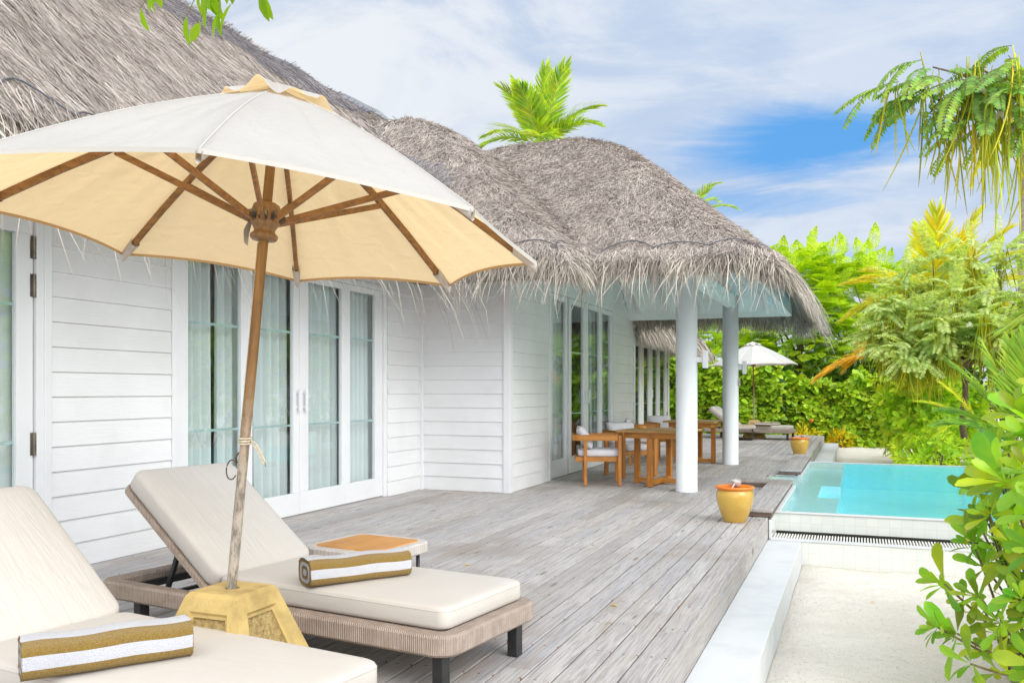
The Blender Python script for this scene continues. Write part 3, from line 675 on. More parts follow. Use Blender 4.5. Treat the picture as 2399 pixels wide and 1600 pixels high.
# lamps and switch on the columns
lamp = empty('wall_lamp', (-2.05+.14, 11.46, 1.72), 0, 'white box wall lamp on the nearer round white column', 'wall lamp', 'lamps on the veranda columns')
q = MB(); q.bb((.07,-.045,-.115),(.135,.045,.115)); q.build('lamp_body', m_trim, lamp, bevel=.006)
q = MB(); q.bb((-.006,-.03,-.04),(.07,.03,.03)); q.build('bracket', m_trim, lamp, bevel=.004)
l2 = copy_tree(lamp); l2.location = (-2.07+.14, 15.92, 1.72); tag(l2, 'white box wall lamp on the farther round white column')
sw = MB(); sw.bb((0,-.035,-.055),(.035,.035,.055)); sw.bb((.035,-.022,-.03),(.042,.022,.03),1); o = sw.build('socket_box', [m_pocket, m_metal], bevel=.004); o.location = (-1.934,15.90,1.46); tag(o, 'small grey socket box below the lamp on the farther column', 'socket box')

# curtains, just inside the glass
def curtain(y0, y1, label, X=WX-.17, zt=2.55, amp=.032, wave=.13, lean=0.):
    nY = 60; ys = np.linspace(y0, y1, nY); zs = np.linspace(.03, zt, 9)
    P = []
    for z in zs:
        k = .7+.3*(zt-z)/zt; yy = ys + lean*(zt-z)/zt*(ys-y0)/(y1-y0)
        P.append([(X+amp*k*math.sin(2*PI*a/wave+1.3*math.sin(a*5)), b, z) for a, b in zip(ys, yy)])
    m = MB(); m.grid(P); o = m.build('curtain', m_curtain, smooth=True); tag(o, label, 'curtain', 'white sheer curtains behind the glass doors')
curtain(3.25, 4.58, 'sheer white curtain behind the hinged glass door at the left edge')
curtain(6.02, 6.58, 'sheer curtain at the left of the first pane of the near double doors', amp=.05)
curtain(6.62, 7.02, 'narrow sheer curtain at the right of the first pane of the near double doors', wave=.1, amp=.045)
curtain(7.12, 7.74, 'sheer curtain behind the pane just behind the parasol pole', amp=.055, wave=.15)
curtain(7.98, 8.70, 'sheer curtain behind the pane right of the two white door handles', amp=.055, wave=.15)
curtain(8.80, 9.49, 'wide gathered curtain filling the rightmost pane beside the wall corner', amp=.05, wave=.1)
curtain(12.62, 13.12, 'curtain swept aside in the narrow pane beside the dining chairs', X=-4.32, zt=2.75, lean=.35)
curtain(14.62, 15.05, 'curtain behind the veranda door pane right of the door handle', X=-4.32, zt=2.75)
curtain(15.35, 15.62, 'curtain in the last veranda door pane before the siding', X=-4.32, zt=2.75)

# ------------------------------------------------------------------ parasols
def parasol(name, canvas, label, mat4):
    root = empty(name, (0,0,0), 0, label, 'parasol'); root.matrix_world = mat4
    RR, zr, za = 1.175, 1.485, 2.10; ph = 5.203
    def surf(k, t, s, off=0.):
        """panel k, t 0 apex..1 rim, s 0..1 across"""
        a0, a1 = ph+k*PI/4, ph+(k+1)*PI/4; r = .045+(RR-.045)*t
        p0 = np.array([math.cos(a0)*r, math.sin(a0)*r]); p1 = np.array([math.cos(a1)*r, math.sin(a1)*r]); q = p0*(1-s)+p1*s
        sag = 4*s*(1-s); q = q*(1-.035*sag*t**3)
        z = za+(zr-za)*t + .035*math.sin(PI*t) - .026*sag*math.sin(PI*t)*t + .022*sag*t**5
        z += (.010*math.sin(16*s+5*k+4*t)*(t-.2)*(1-t)*3.2 + .006*math.sin(31*s+k)*t*t*(1-t)*4)*sag
        return (q[0], q[1], z+off)
    c = MB(); 
    for k in range(8): c.grid([[surf(k,t,s) for s in np.linspace(0,1,29)] for t in np.linspace(0,1,30)])
    o = c.build('canopy', canvas, root, smooth=True)
    o.modifiers.new('w','WELD').merge_threshold = .001
    h = MB()
    for k in range(8):
        h.grid([[surf(k,1.,s,.002) for s in np.linspace(0,1,17)], [tuple(np.array(surf(k,1.,s,-.013))*np.array([.998,.998,1])) for s in np.linspace(0,1,17)]])
        a0 = ph+k*PI/4
    h.build('hem', m_hem, o, smooth=True)
    sm = MB()
    for k in range(8): sm.tube([surf(k,t,0.,.001) for t in np.linspace(.12,1,14)], .0022, 5)
    sm.build('seam', m_canvas_w, o, smooth=True)
    # ruffled vent cap
    v = MB(); P = []
    for i, t in enumerate(np.linspace(0,1,13)):
        row = []
        for j in range(145):
            a = 2*PI*j/144; rip = .024*math.sin(9*a+.6+math.sin(2*a))+.016*math.sin(5*a+2)+.011*math.sin(14*a+math.sin(3*a)*2)
            r = .0005+.228*t*(1+.05*math.sin(3*a+1)*t)-.018*t**3*math.sin(9*a+1.9)
            zc = za+.046-.49*r + t**1.5*(rip*.7+.014) + .006*math.sin(11*a+3*t)*t
            row.append((r*math.cos(a), r*math.sin(a), zc))
        P.append(row)
    v.grid(P); vo = v.build('vent_cap', canvas, root, smooth=True)
    f = MB(); f.lathe([(0,za+.012),(.02,za+.01),(.03,za),(.03,za-.02)], 20); f.build('finial', m_hub, root, smooth=True)
    for k in range(8):
        a = ph+k*PI/4; ca, sa = math.cos(a), math.sin(a)
        def P2(r, z): return (ca*r, sa*r, z)
        def under(t, off): q = surf(k,t,0.,off); return q
        r_ = MB(); ts_ = np.linspace(.03,.93,5)
        for i in range(4): r_.bar(under(ts_[i],-.022), under(ts_[i+1],-.022), .020, .030, mi=0)
        ro = r_.build('rib', m_rib, root, bevel=.002, seg=1)
        pk = MB(); rows_ = []
        for i, t in enumerate((.90,.94,.98,1.0)):
            cc = np.array(under(t,-.02)); wv = .021-.004*i; tang = np.array([-sa,ca,0]); dn = np.array([0,0,-1.])
            rows_.append([tuple(cc+tang*wv+dn*(-.014)), tuple(cc+tang*wv+dn*.018), tuple(cc+dn*.026), tuple(cc-tang*wv+dn*.018), tuple(cc-tang*wv-dn*.014)])
        pk.grid(rows_); pk.build('tip_pocket', m_pocket, ro, smooth=True)
        s_ = MB(); s_.bar(P2(.062,1.545), tuple(np.array(under(.52,-.045))), .017, .027); s_.build('strut', m_rib, root, bevel=.002, seg=1)
        br = MB(); br.bar(P2(.045,1.55),P2(.083,1.565),.034,.03); br.tube([(ca*.07-sa*.02, sa*.07+ca*.02,1.556),(ca*.07+sa*.02, sa*.07-ca*.02,1.556)], .007, 8); br.build('bracket', m_metal, root)
    hb = MB(); hb.lathe([(.021,1.462),(.05,1.462),(.058,1.472),(.058,1.484),(.046,1.494),(.043,1.505),(.052,1.522),(.062,1.532),(.062,1.575),(.057,1.582),(.06,1.59),(.055,1.612),(.04,1.622),(.021,1.622)], 32); hb.build('runner_hub', m_hub, root, smooth=True)
    tp = MB(); tp.lathe([(.021,1.97),(.05,1.97),(.055,1.985),(.055,2.03),(.03,2.05),(.021,2.06)], 24); tp.build('top_hub', m_hub, root, smooth=True)
    pl = MB(); pl.tube([(0,0,z) for z in np.linspace(-.33,2.08,30)], [.0205+.0006*math.sin(z*9) for z in np.linspace(-.33,2.08,30)], 24); pl.build('pole', m_pole, root, smooth=True)
    return root
A3 = Vector((.0549,.0726,.9959)).normalized(); E1 = Vector((0,1,0)).cross(A3).normalized(); E2 = A3.cross(E1)
mt = Matrix(((E1.x,E2.x,A3.x,-2.42),(E1.y,E2.y,A3.y,2.968),(E1.z,E2.z,A3.z,.5),(0,0,0,1)))
par = parasol('parasol', m_canvas, 'large cream canvas parasol with teak ribs leaning over the near loungers', mt)
cd = MB()
for i in range(3): cd.tube([(.0245*math.cos(t), .0245*math.sin(t), .60+.011*i+.004*math.sin(t)) for t in np.linspace(0,2*PI,17)[:-1]], .0045, 6, closed=True)
cd.tube([(.026,.0,.615),(.05,.01,.60),(.075,.015,.565),(.095,.02,.53),(.10,.02,.512),(.088,.018,.524),(.06,.012,.57),(.03,.0,.605)], .0038, 6)
cd.tube([(-.024,-.004,.62),(-.025,-.004,1.45)], .0024, 5)
cd.build('tie_cord', m_cord, par, smooth=True)
pn = MB(); pn.tube([(-.046+.027*math.cos(t), -.012, .485+.041*math.sin(t)) for t in np.linspace(.55,2*PI-.55,22)], .0028, 8); pn.tube([(-.022,-.01,.515),(-.03,-.012,.535),(-.024,-.012,.552),(-.016,-.01,.56)], .0038, 8); pn.build('locking_pin', m_rust, par, smooth=True)
tg = MB(); tg.grid([[(-.05,-.035,1.56),(-.06,-.02,1.555),(-.066,.0,1.55)],[(-.085,-.03,1.50),(-.08,-.01,1.5),(-.085,.01,1.50)],[(-.075,-.03,1.44),(-.09,-.012,1.45),(-.088,.01,1.44)]]); tg.build('canvas_tie', m_pocket, par, smooth=True)
p2 = parasol('parasol', m_canvas_w, 'white parasol standing far off by the green hedge', Matrix.Translation((-2.60,24.95,.52)) @ Matrix.Rotation(math.radians(-1.2),4,'Y') @ Matrix.Rotation(.35,4,'Z'))

def parasol_base(loc, owner):
    m = MB(); H = .5; a, b_ = .124, .30; z0 = .0
    # shell with recessed panels on each side
    for k in range(4):
        rot = Matrix.Rotation(k*PI/2, 3, 'Z')
        def at(u, z, ins=0.):           # u -1..1 across the face
            hw = b_+(a-b_)*z/H; return rot @ Vector((u*hw, -hw+ins, z))
        zs = (.0,.09,.40,.46); 
        u1 = .70
        o = [at(-1,0),at(1,0),at(1,.485),at(-1,.485)]; i_ = [at(-u1,.06),at(u1,.06),at(u1*.9,.43),at(-u1*.9,.43)]; i2 = [at(-u1+.05,.07,.014),at(u1-.05,.07,.014),at(u1*.9-.07,.417,.014),at(-u1*.9+.07,.417,.014)]
        i3 = [at(-u1+.10,.08,.017),at(u1-.10,.08,.017),at(u1*.9-.13,.405,.017),at(-u1*.9+.13,.405,.017)]; i4 = [v + rot @ Vector((0,.012,0)) for v in i3]
        m.add(o+i_, [(0,1,5,4),(1,2,6,5),(2,3,7,6),(3,0,4,7)])
        m.add(i_+i2, [(0,1,5,4),(1,2,6,5),(2,3,7,6),(3,0,4,7)]); m.add(i2+i3, [(0,1,5,4),(1,2,6,5),(2,3,7,6),(3,0,4,7)]); m.add(i3+i4, [(0,1,5,4),(1,2,6,5),(2,3,7,6),(3,0,4,7)])
        m.add(i4, [(0,1,2,3)], 1)
        t0 = [at(-1,.485),at(1,.485)]; hw = b_+(a-b_)*.485/H; t1 = [rot @ Vector((-a*.93,-a*.93,.5)), rot @ Vector((a*.93,-a*.93,.5))]
        m.add([t0[0],t0[1],t1[1],t1[0]], [(0,1,2,3)])
        # top face quarter around the pole hole
        ring = [rot @ Vector((.031*math.sin(t),-.031*math.cos(t),.5)) for t in np.linspace(-PI/4,PI/4,7)]
        m.add([t1[0],t1[1]]+ring[::-1], [(0,1,2,3,4,5,6,7,8)])
        low = [v-Vector((0,0,.1)) for v in ring]; m.add(ring+low, [(i,i+1,8+i,7+i) for i in range(6)])
    root = m.build('stone_base', [m_stone, m_stone_r], owner); root.location = loc; bpy.context.view_layer.update(); root.matrix_parent_inverse = owner.matrix_world.inverted()
    kn = MB(); hw = b_+(a-b_)*.13/H
    kn.tube([(hw*.98-.09,-.06-.0,.11),(hw-.02,-.045,.12),(hw+.02,-.02,.135),(hw+.015,.015,.12),(hw-.03,.03,.11)], .019, 10); kn.build('knob', m_stone, root, smooth=True)
    return root
parasol_base((-2.41,2.96,0), par)
parasol_base((-2.60,24.95,0), p2)

# ------------------------------------------------------------------ sun loungers (local: x along from head -, foot at 0; y across)
def rrect(x0,x1,y0,y1,r,n=6):
    pts = []
    for (cx,cy,a) in ((x1-r,y0+r,-PI/2),(x1-r,y1-r,0),(x0+r,y1-r,PI/2),(x0+r,y0+r,PI)):
        for t in np.linspace(0,PI/2,n): pts.append((cx+r*math.cos(a+t), cy+r*math.sin(a+t)))
    return pts
def ring_band(mb, path, w, h, zc, mi=0):
    """closed path swept with a soft rectangular section (outer edge on the path)"""
    n = len(path); pr = []
    e = .25
    for (a,b) in ((-1,-1+e),(-1+e,-1),(1-e,-1),(1,-1+e),(1,1-e),(1-e,1),(-1+e,1),(-1,1-e)): pr.append((a*w/2-w/2, b*h/2))
    vs = []
    for i in range(n):
        p = np.array(path[i]); dd = np.array(path[(i+1)%n])-np.array(path[i-1]); dd = dd/np.linalg.norm(dd); nn = np.array([dd[1],-dd[0]])
        for (o, z) in pr: q = p+nn*o; vs.append((q[0],q[1],zc+z))
    k = len(pr); fs = []
    for i in range(n):
        j = (i+1)%n
        for a in range(k): b_ = (a+1)%k; fs.append((i*k+a, j*k+a, j*k+b_, i*k+b_))
    mb.add(vs, fs, mi)
def slab(mb, path, z0, z1, r, puff=0., mi=0, tf=None):
    """rounded cushion from an outline"""
    path = np.array(path); c = path.mean(0); rows = []
    for (ins, z) in ((r,z0),(r*.3,z0+r*.3),(0,z0+r),(0,z1-r),(r*.3,z1-r*.3),(r,z1),(r*3.0,z1+puff*.35)):
        d = path-c; L = np.linalg.norm(d,axis=1,keepdims=True); rows.append(np.column_stack([c+d*(1-ins/L), np.full(len(path), z)]))
    rows.append(np.column_stack([c+(path-c)*.55, np.full(len(path), z1+puff*.85)])); rows.append(np.column_stack([c+(path-c)*.2, np.full(len(path), z1+puff)]))
    V = np.concatenate(rows); n = len(path); fs = []
    for i in range(len(rows)-1):
        for j in range(n): k = (j+1)%n; fs.append((i*n+j,i*n+k,(i+1)*n+k,(i+1)*n+j))
    fs += [tuple(range(n-1,-1,-1)), tuple((len(rows)-1)*n+j for j in range(n))]
    if tf is not None: V = np.array([tf(v) for v in V])
    mb.add(V, fs, mi)
def lounger():
    root = empty('sun_lounger', (0,0,0), 0, 'cream cushioned sun lounger beside the stone parasol base with a raised back', 'sun lounger', 'sun loungers on the deck')
    f = MB(); ring_band(f, rrect(-2.16,.08,-.07,.76,.10,7), .085, .094, .222)
    f.build('frame', m_rattan, root)
    w = MB(); w.bb((-1.38,.005,.236),(.003,.685,.262)); w.build('woven_seat', m_rattan, root)
    rl = MB()
    for y in (.03,.65): rl.bb((-2.07,y-.012,.185),(-1.3,y+.012,.225))
    rl.bb((-2.07,.0,.185),(-2.045,.68,.225)); rl.build('inner_rail', m_black, root)
    for (x,y) in ((0,0),(0,.65),(-1.86,-.01),(-1.86,.65)):
        l = MB(); l.bb((x-.026,y-.03,0),(x+.026,y+.03,.17)); l.build('leg', m_black, root, bevel=.004)
    th = math.radians(38.5); H0 = Vector((-1.36,0,.25))
    ux = Vector((-math.cos(th),0,math.sin(th))); uz = Vector((math.sin(th),0,math.cos(th)))
    def back(v): return H0 + ux*v[0] + Vector((0,v[1],0)) + uz*v[2]
    bf = MB(); pth = rrect(0,.86,.0,.72,.06,5)
    b2 = MB(); ring_band(b2, pth, .05, .034, .0); b2.bb((.03,.04,-.006),(.82,.68,.010))
    for i, v in enumerate(b2.v): b2.v[i] = tuple(back(v))
    b2.build('backrest_frame', m_rattan, root)
    c = MB(); slab(c, rrect(-1.335,.015,.02,.715,.05,6), .268, .366, .022, .010); c.build('seat_cushion', m_cush, root, smooth=True)
    c2 = MB(); slab(c2, rrect(.03,.86,.01,.715,.06,6), .022, .125, .022, .012, 0, lambda v: back(v)); bc = c2.build('back_cushion', m_cushb, root, smooth=True)
    pp = MB()
    for src in (rrect(-1.333,.013,.022,.713,.05,6),): pp.tube([(x,y,.349) for x,y in src], .0035, 5, closed=True)
    pp.build('piping', m_cush, root, smooth=True)
    s = MB(); s.bar(back((.40,.10,-.02)), (-1.80,.10,.20), .022, .022); s.bar(back((.40,.62,-.02)), (-1.80,.62,.20), .022, .022); s.bar((-1.80,.08,.20),(-1.80,.64,.20),.02,.02)
    hk = [(-1.50,.135,.20),(-1.50,.135,.245),(-1.515,.135,.29),(-1.54,.135,.315),(-1.56,.135,.30)]
    s.tube(hk, [.018,.016,.012,.009,.004], 8); s.build('support_arm', m_black, root)
    return root
LR = math.radians(-8.3)
L1 = lounger(); L1.location = (-1.675,3.425,0); L1.scale = (1.055,1,1); L1.rotation_euler = (0,0,LR)
L2 = copy_tree(L1); L2.location = (-1.675,2.01,0); tag(L2, 'cream sun lounger cut off by the lower left corner of the photo')
L3 = copy_tree(L1); L3.location = (-1.67,24.2,0); tag(L3, 'distant cream sun lounger in front of the clipped hedge')

def towel(loc, rz, label, L=.53, name='rolled_towel', h=.13):
    m = MB(); n = 36; rows = []; a = .09; seg = 22
    prof = []
    for k in range(n):
        t = 2*PI*k/n; c_, s_ = math.cos(t), math.sin(t); e = .62
        prof.append((a*math.copysign(abs(c_)**e, c_), h/2*math.copysign(abs(s_)**e, s_)+h/2))
    P = []
    for i in range(seg+1):
        x = -L/2+L*i/seg; P.append([(x+.0025*math.sin(k*1.7+i), y*(1+.02*math.sin(i*.8+k*.3)), z*(1+.025*math.sin(i*.55+.5))) for k, (y,z) in enumerate(prof)])
    for i in range(seg):
        for k in range(n):
            l = (k+1)%n; zz = (prof[k][1]+prof[l][1])/2; y = prof[k][0]; 
            # bands run the length of the roll: measured round the section
            g_ = zz < h*.4 or (.035 < k/n < .10)
            if y < 0:
                if k/n < .5: g_ = zz < h*.975 and zz > h*.66
                else: g_ = zz < h*.34
            m.add([P[i][k],P[i+1][k],P[i+1][l],P[i][l]], [(0,1,2,3)], 0 if g_ else 1)
    for x, sg in ((-L/2,-1),(L/2,1)):                       # the spiral of the roll at each end
        for q in range(4):
            k0 = 1-.25*q; k1 = 1-.25*(q+1)
            def pt(k, f, dx): y,z = prof[k]; return (x+sg*dx, y*f, h/2+(z-h/2)*f)
            for k in range(n):
                l = (k+1)%n; mi = 1 if q%2 else 0
                m.add([pt(k,k0,0.),pt(l,k0,0.),pt(l,k0-.1,-.012),pt(k,k0-.1,-.012)], [(0,1,2,3)], mi); m.add([pt(k,k0-.1,-.012),pt(l,k0-.1,-.012),pt(l,max(k1,.02),0.),pt(k,max(k1,.02),0.)], [(0,1,2,3)], mi)
    o = m.build(name, [m_gold, m_wht], smooth=True); o.modifiers.new('w','WELD').merge_threshold = .0012
    o.location = loc; o.rotation_euler = (0,0,rz); tag(o, label, 'towel', 'striped towels on the loungers'); return o
towel((-2.325,3.79,.374), math.radians(54), 'rolled ochre and white striped towel on the lounger beside the woven table')
towel((-2.40,2.30,.374), math.radians(54), 'rolled ochre and white striped towel on the lounger nearest the camera')
towel((-2.30,24.30,.374), math.radians(-12), 'white folded towel lying on the far lounger, left one', .42, h=.09)
towel((-2.12,24.62,.374), math.radians(-12), 'white folded towel lying on the far lounger, behind the other', .42, h=.09)

def side_table():
    root = empty('side_table', (0,0,0), 0, 'low woven side table with an orange wood tray behind the near lounger', 'side table', 'woven side tables')
    t = MB(); ring_band(t, rrect(-.3,.3,-.3,.3,.13,9), .072, .068, .345); t.bb((-.23,-.23,.335),(.23,.23,.352)); t.build('woven_tray', m_rattan_w, root)
    w = MB(); o = rrect(-.235,.235,-.235,.235,.05,6); slab(w, o, .354, .384, .006); w.build('wood_top', m_table, root)
    for y in (-.22,.22):
        l = MB(); l.tube([(-.22,y,.33),(-.22,y,.04),(-.21,y,.018),(-.185,y,.012),(.185,y,.012),(.21,y,.018),(.22,y,.04),(.22,y,.33)], .012, 8); l.build('leg', m_black, root, smooth=True)
    return root
T1 = side_table(); T1.location = (-2.80,4.70,0); T1.rotation_euler = (0,0,LR)
T2 = copy_tree(T1); T2.location = (-2.75,23.85,0); T2.rotation_euler = (0,0,math.radians(4)); tag(T2, 'dark framed side table beside the far lounger')

# ------------------------------------------------------------------ dining set
def chair():
    """faces +x, origin at the middle of its legs"""
    root = empty('armchair', (0,0,0), 0, 'orange teak armchair nearest the camera at the dining table', 'armchair', 'teak armchairs on the veranda')
    hx, hy = .235, .29
    for (x,y) in ((hx,-hy),(hx,hy)):
        l = MB(); l.bb((x-.022,y-.03,.008),(x+.022,y+.03,.70)); l.build('leg', m_teak, root, bevel=.004)
    for (x,y) in ((-hx,-hy),(-hx,hy)):
        l = MB(); l.bb((x-.022,y-.03,.008),(x+.022,y+.03,.625)); l.build('leg', m_teak, root, bevel=.004)
    f = MB(); f.bb((-hx-.11,-hy+.032,.335),(hx-.024,-hy+.062,.40)); f.bb((-hx-.11,hy-.062,.335),(hx-.024,hy-.032,.40)); f.bb((-hx-.135,-hy+.032,.335),(-hx-.111,hy-.032,.40)); f.bb((hx-.0235,-hy+.032,.335),(hx+.02,hy-.032,.40)); f.bb((-hx-.11,-hy+.063,.37),(hx-.024,hy-.063,.395)); f.build('seat_frame', m_teakx, root, bevel=.004)
    a = MB(); pth = [(hx-.024,-hy)] + [(-hx-.10+.10*math.cos(t)-.04, -hy+.10-.10*math.sin(-t)*-1) for t in ()]
    pts = [(hx-.024,-hy-.0),(-.18,-hy-.0)] + [(-.30+.10*-math.sin(t)+.0, -hy+.10-.10*math.cos(t)) for t in np.linspace(0,PI/2,6)]
    pts = [(x,y) for x,y in pts]; full = pts + [(x,-y) for x,y in pts[::-1]]
    n = len(full); vs = []
    for i,(x,y) in enumerate(full):
        p0 = np.array(full[max(i-1,0)]); p1 = np.array(full[min(i+1,n-1)]); dd = (p1-p0)/np.linalg.norm(p1-p0); nn = np.array([dd[1],-dd[0]])
        for (o,z) in ((-.016,.625),(.016,.625),(.016,.705),(-.016,.705)): vs.append((x+nn[0]*o,y+nn[1]*o,z))
    fs = [(0,1,2,3),tuple((n-1)*4+k for k in (3,2,1,0))]
    for i in range(n-1):
        for k in range(4): l = (k+1)%4; fs.append((i*4+k,(i+1)*4+k,(i+1)*4+l,i*4+l))
    a.add(vs, fs); a.build('arm_rail', m_teakx, root, bevel=.004)
    return root
def seat_cushion():
    m = MB(); slab(m, rrect(-.33,.255,-.245,.245,.05,6), .402, .495, .03, .014); o = m.build('seat_cushion', m_lilac, smooth=True); return o
def pillow():
    m = MB(); n = 14; top = []; bot = []
    for i in range(n+1):
        r1 = []; r2 = []
        for j in range(n+1):
            u = -1+2*i/n; v = -1+2*j/n; k = (1-u**4)*(1-v**4); pin = 1-.10*(1-abs(u*v))*0
            x = u*.25*(1-.06*(1-v*v)*-1*0-.05*v*v*0)*(1+.05*abs(v)**3*abs(u)); y = v*.17*(1+.06*abs(u)**3*abs(v)); z = .075*max(k,0)**.55
            r1.append((x,z+.004*math.sin(5*u+3*v),y)); r2.append((x,-z,y))
        top.append(r1); bot.append(r2)
    m.grid(top); m.grid(bot, flip=True); o = m.build('pillow', m_lilac, smooth=True); o.modifiers.new('w','WELD').merge_threshold = .004; return o
ch0 = chair(); sc0 = seat_cushion(); pi0 = pillow()
def place_chair(x, y, rz, i, lab, clab, plab):
    c = ch0 if i == 0 else copy_tree(ch0); c.location = (x,y,0); c.rotation_euler = (0,0,rz); tag(c, lab)
    s = sc0 if i == 0 else copy_tree(sc0); s.location = (x,y,0); s.rotation_euler = (0,0,rz); tag(s, clab, 'cushion', 'seat cushions on the armchairs')
    q = pi0 if i == 0 else copy_tree(pi0); off = Vector((-.235,0,.66)); off.rotate(Quaternion((0,0,1), rz)); q.location = Vector((x,y,0))+off
    q.rotation_mode = 'QUATERNION'; q.rotation_quaternion = Quaternion((0,0,1), rz+PI/2) @ Quaternion((1,0,0), math.radians(-30 if i%2==0 else -24)); tag(q, plab, 'pillow', 'pale back pillows on the armchairs')
place_chair(-3.33,11.93,math.radians(19),0,'orange teak armchair nearest the camera at the dining table','pale seat cushion on the armchair nearest the camera','pale pillow seen edge-on in the armchair nearest the camera')
place_chair(-3.22,13.2,math.radians(-42),1,'teak armchair behind the nearer table, facing the camera','pale seat cushion on the armchair behind the nearer table','wide pale pillow facing the camera behind the nearer chair')
place_chair(-3.5,15.35,math.radians(12),2,'teak armchair by the wall at the farther table','pale seat cushion on the armchair by the farther table','tall pale pillow seen edge-on against the siding corner')
place_chair(-3.42,16.9,math.radians(-50),3,'farthest teak armchair, in front of the distant glass doors','pale seat cushion on the farthest armchair','pale pillow facing the camera in front of the distant doors')
def dining_table():
    root = empty('dining_table', (0,0,0), 0, 'square orange teak dining table half hidden by the nearer column', 'dining table', 'teak dining tables')
    t = MB(); hw = .5
    for i in range(6): t.bb((-hw+i*2*hw/6+.0015,-hw,.725),(-hw+(i+1)*2*hw/6-.0015,hw,.757))
    t.build('table_top', m_teaktop, root, bevel=.003, seg=1)
    a = MB(); a.bb((-.41,-.41,.645),(.41,-.38,.724)); a.bb((-.41,.38,.645),(.41,.41,.724)); a.bb((-.41,-.379,.645),(-.38,.379,.724)); a.bb((.38,-.379,.645),(.41,.379,.724)); a.build('apron', m_teakx, root, bevel=.003, seg=1)
    for (x,y) in ((0,-.42),(0,.42),(-.36,0),(.36,0)):
        l = MB(); l.bb((x-.04,y-.04,0.005),(x+.04,y+.04,.644)); l.build('leg', m_teak, root, bevel=.004)
    b = MB(); b.bb((-.04,-.38,.02),(.04,.38,.085)); b.bb((-.32,-.032,.025),(-.041,.032,.08)); b.bb((.041,-.032,.025),(.32,.032,.08)); b.build('base_cross', m_teakx, root, bevel=.003, seg=1)
    return root
D1 = dining_table(); D1.location = (-2.56,12.22,0); D1.scale = (.93,.98,1.02); D1.rotation_euler = (0,0,math.radians(-7))
D2 = copy_tree(D1); D2.location = (-2.72,16.05,0); D2.rotation_euler = (0,0,math.radians(-4)); tag(D2, 'farther orange teak dining table seen between the two columns')
aw = MB(); aw.lathe([(0,0),(.05,0),(.062,.012),(.066,.028),(.06,.044),(.05,.05),(.044,.046),(.05,.03),(.03,.022),(0,.02)], 28); o = aw.build('wooden_bowl', m_table, smooth=True); o.location = (-2.86,12.42,.757); tag(o, 'small round wooden ashtray bowl on the nearer dining table', 'bowl')

# ------------------------------------------------------------------ pots
def pot():
    root = empty('clay_pot', (0,0,0), 0, 'glossy yellow clay foot-wash pot with orange rim near the deck edge', 'pot', 'yellow clay pots on the deck')
    prof = [(0,.0),(.108,.0),(.114,.01),(.128,.05),(.155,.12),(.176,.19),(.186,.25),(.184,.285),(.172,.315),(.165,.325)]
    m = MB(); m.lathe(prof, 56); m.build('body', m_pot, root, smooth=True)
    r_ = MB(); r_.lathe([(.165,.325),(.180,.328),(.192,.338),(.195,.348),(.190,.356),(.176,.357),(.160,.345),(.152,.32),(.158,.27),(.15,.16),(.10,.06),(0,.05)], 56); r_.build('rim', m_potin, root, smooth=True)
    return root
def ladle():
    root = empty('water_ladle', (0,0,0), 0, 'white coconut shell ladle resting on the nearer pot rim', 'ladle', 'ladles on the pots')
    b = MB(); b.lathe([(0,-.045),(.03,-.038),(.046,-.015),(.05,.01),(.047,.03),(.043,.03),(.045,.01),(.03,-.03),(0,-.037)], 24); b.build('bowl', m_shell, root, smooth=True)
    h = MB(); h.tube([(.03,0,.02),(.12,0,-.0),(.26,0,-.03)], [.008,.0085,.009], 8); h.build('handle', m_shell, root, smooth=True)
    return root
P1 = pot(); P1.location = (-1.13,9.02,0)
P2 = copy_tree(P1); P2.location = (-1.06,18.75,0); tag(P2, 'small far yellow clay pot with orange rim before the hedge')
K1 = ladle(); K1.location = (-1.13,9.14,.375); K1.rotation_euler = (0,math.radians(6),math.radians(-96))
K2 = copy_tree(K1); K2.location = (-.99,18.80,.375); K2.rotation_euler = (0,math.radians(5),math.radians(200)); tag(K2, 'pale ladle lying across the far pot')
# ------------------------------------------------------------------ plants
UPZ = np.array([0,0,1.])
def rdir(n, zlo=-1, zhi=1):
    z = R.uniform(zlo,zhi,n); a = R.uniform(0,2*PI,n); r = np.sqrt(1-z*z); return np.stack([r*np.cos(a),r*np.sin(a),z],-1)
def leaves(mb, P, D, U, L, Wd, tpl=LEAF):
    A, B, C = frame(D, U); L = np.asarray(L)[:,None]*np.ones((len(P),1)); Wd = np.asarray(Wd)[:,None]*np.ones((len(P),1))
    V, F_ = bake(tpl[0], tpl[1], P, A*L, B*Wd, C*L); mb.np(V, F_)
def LB(): m = MB(); m.np(np.zeros((0,3)), np.zeros((0,4),int)); return m
def branch(mb, p0, p1, r0, r1, wob=.05, n=7, sag=0., seed=None):
    p0 = np.array(p0,float); p1 = np.array(p1,float); L = np.linalg.norm(p1-p0); pts = []
    a, b = R.uniform(0,6,2)
    for t in np.linspace(0,1,n):
        q = p0+(p1-p0)*t + np.array([math.sin(a+t*5),math.cos(b+t*4),math.sin(b+t*3)*.5])*wob*L*math.sin(PI*t) - UPZ*sag*L*(t*t)
        pts.append(q)
    mb.tube(pts, list(np.linspace(r0,r1,n)), 7); return pts
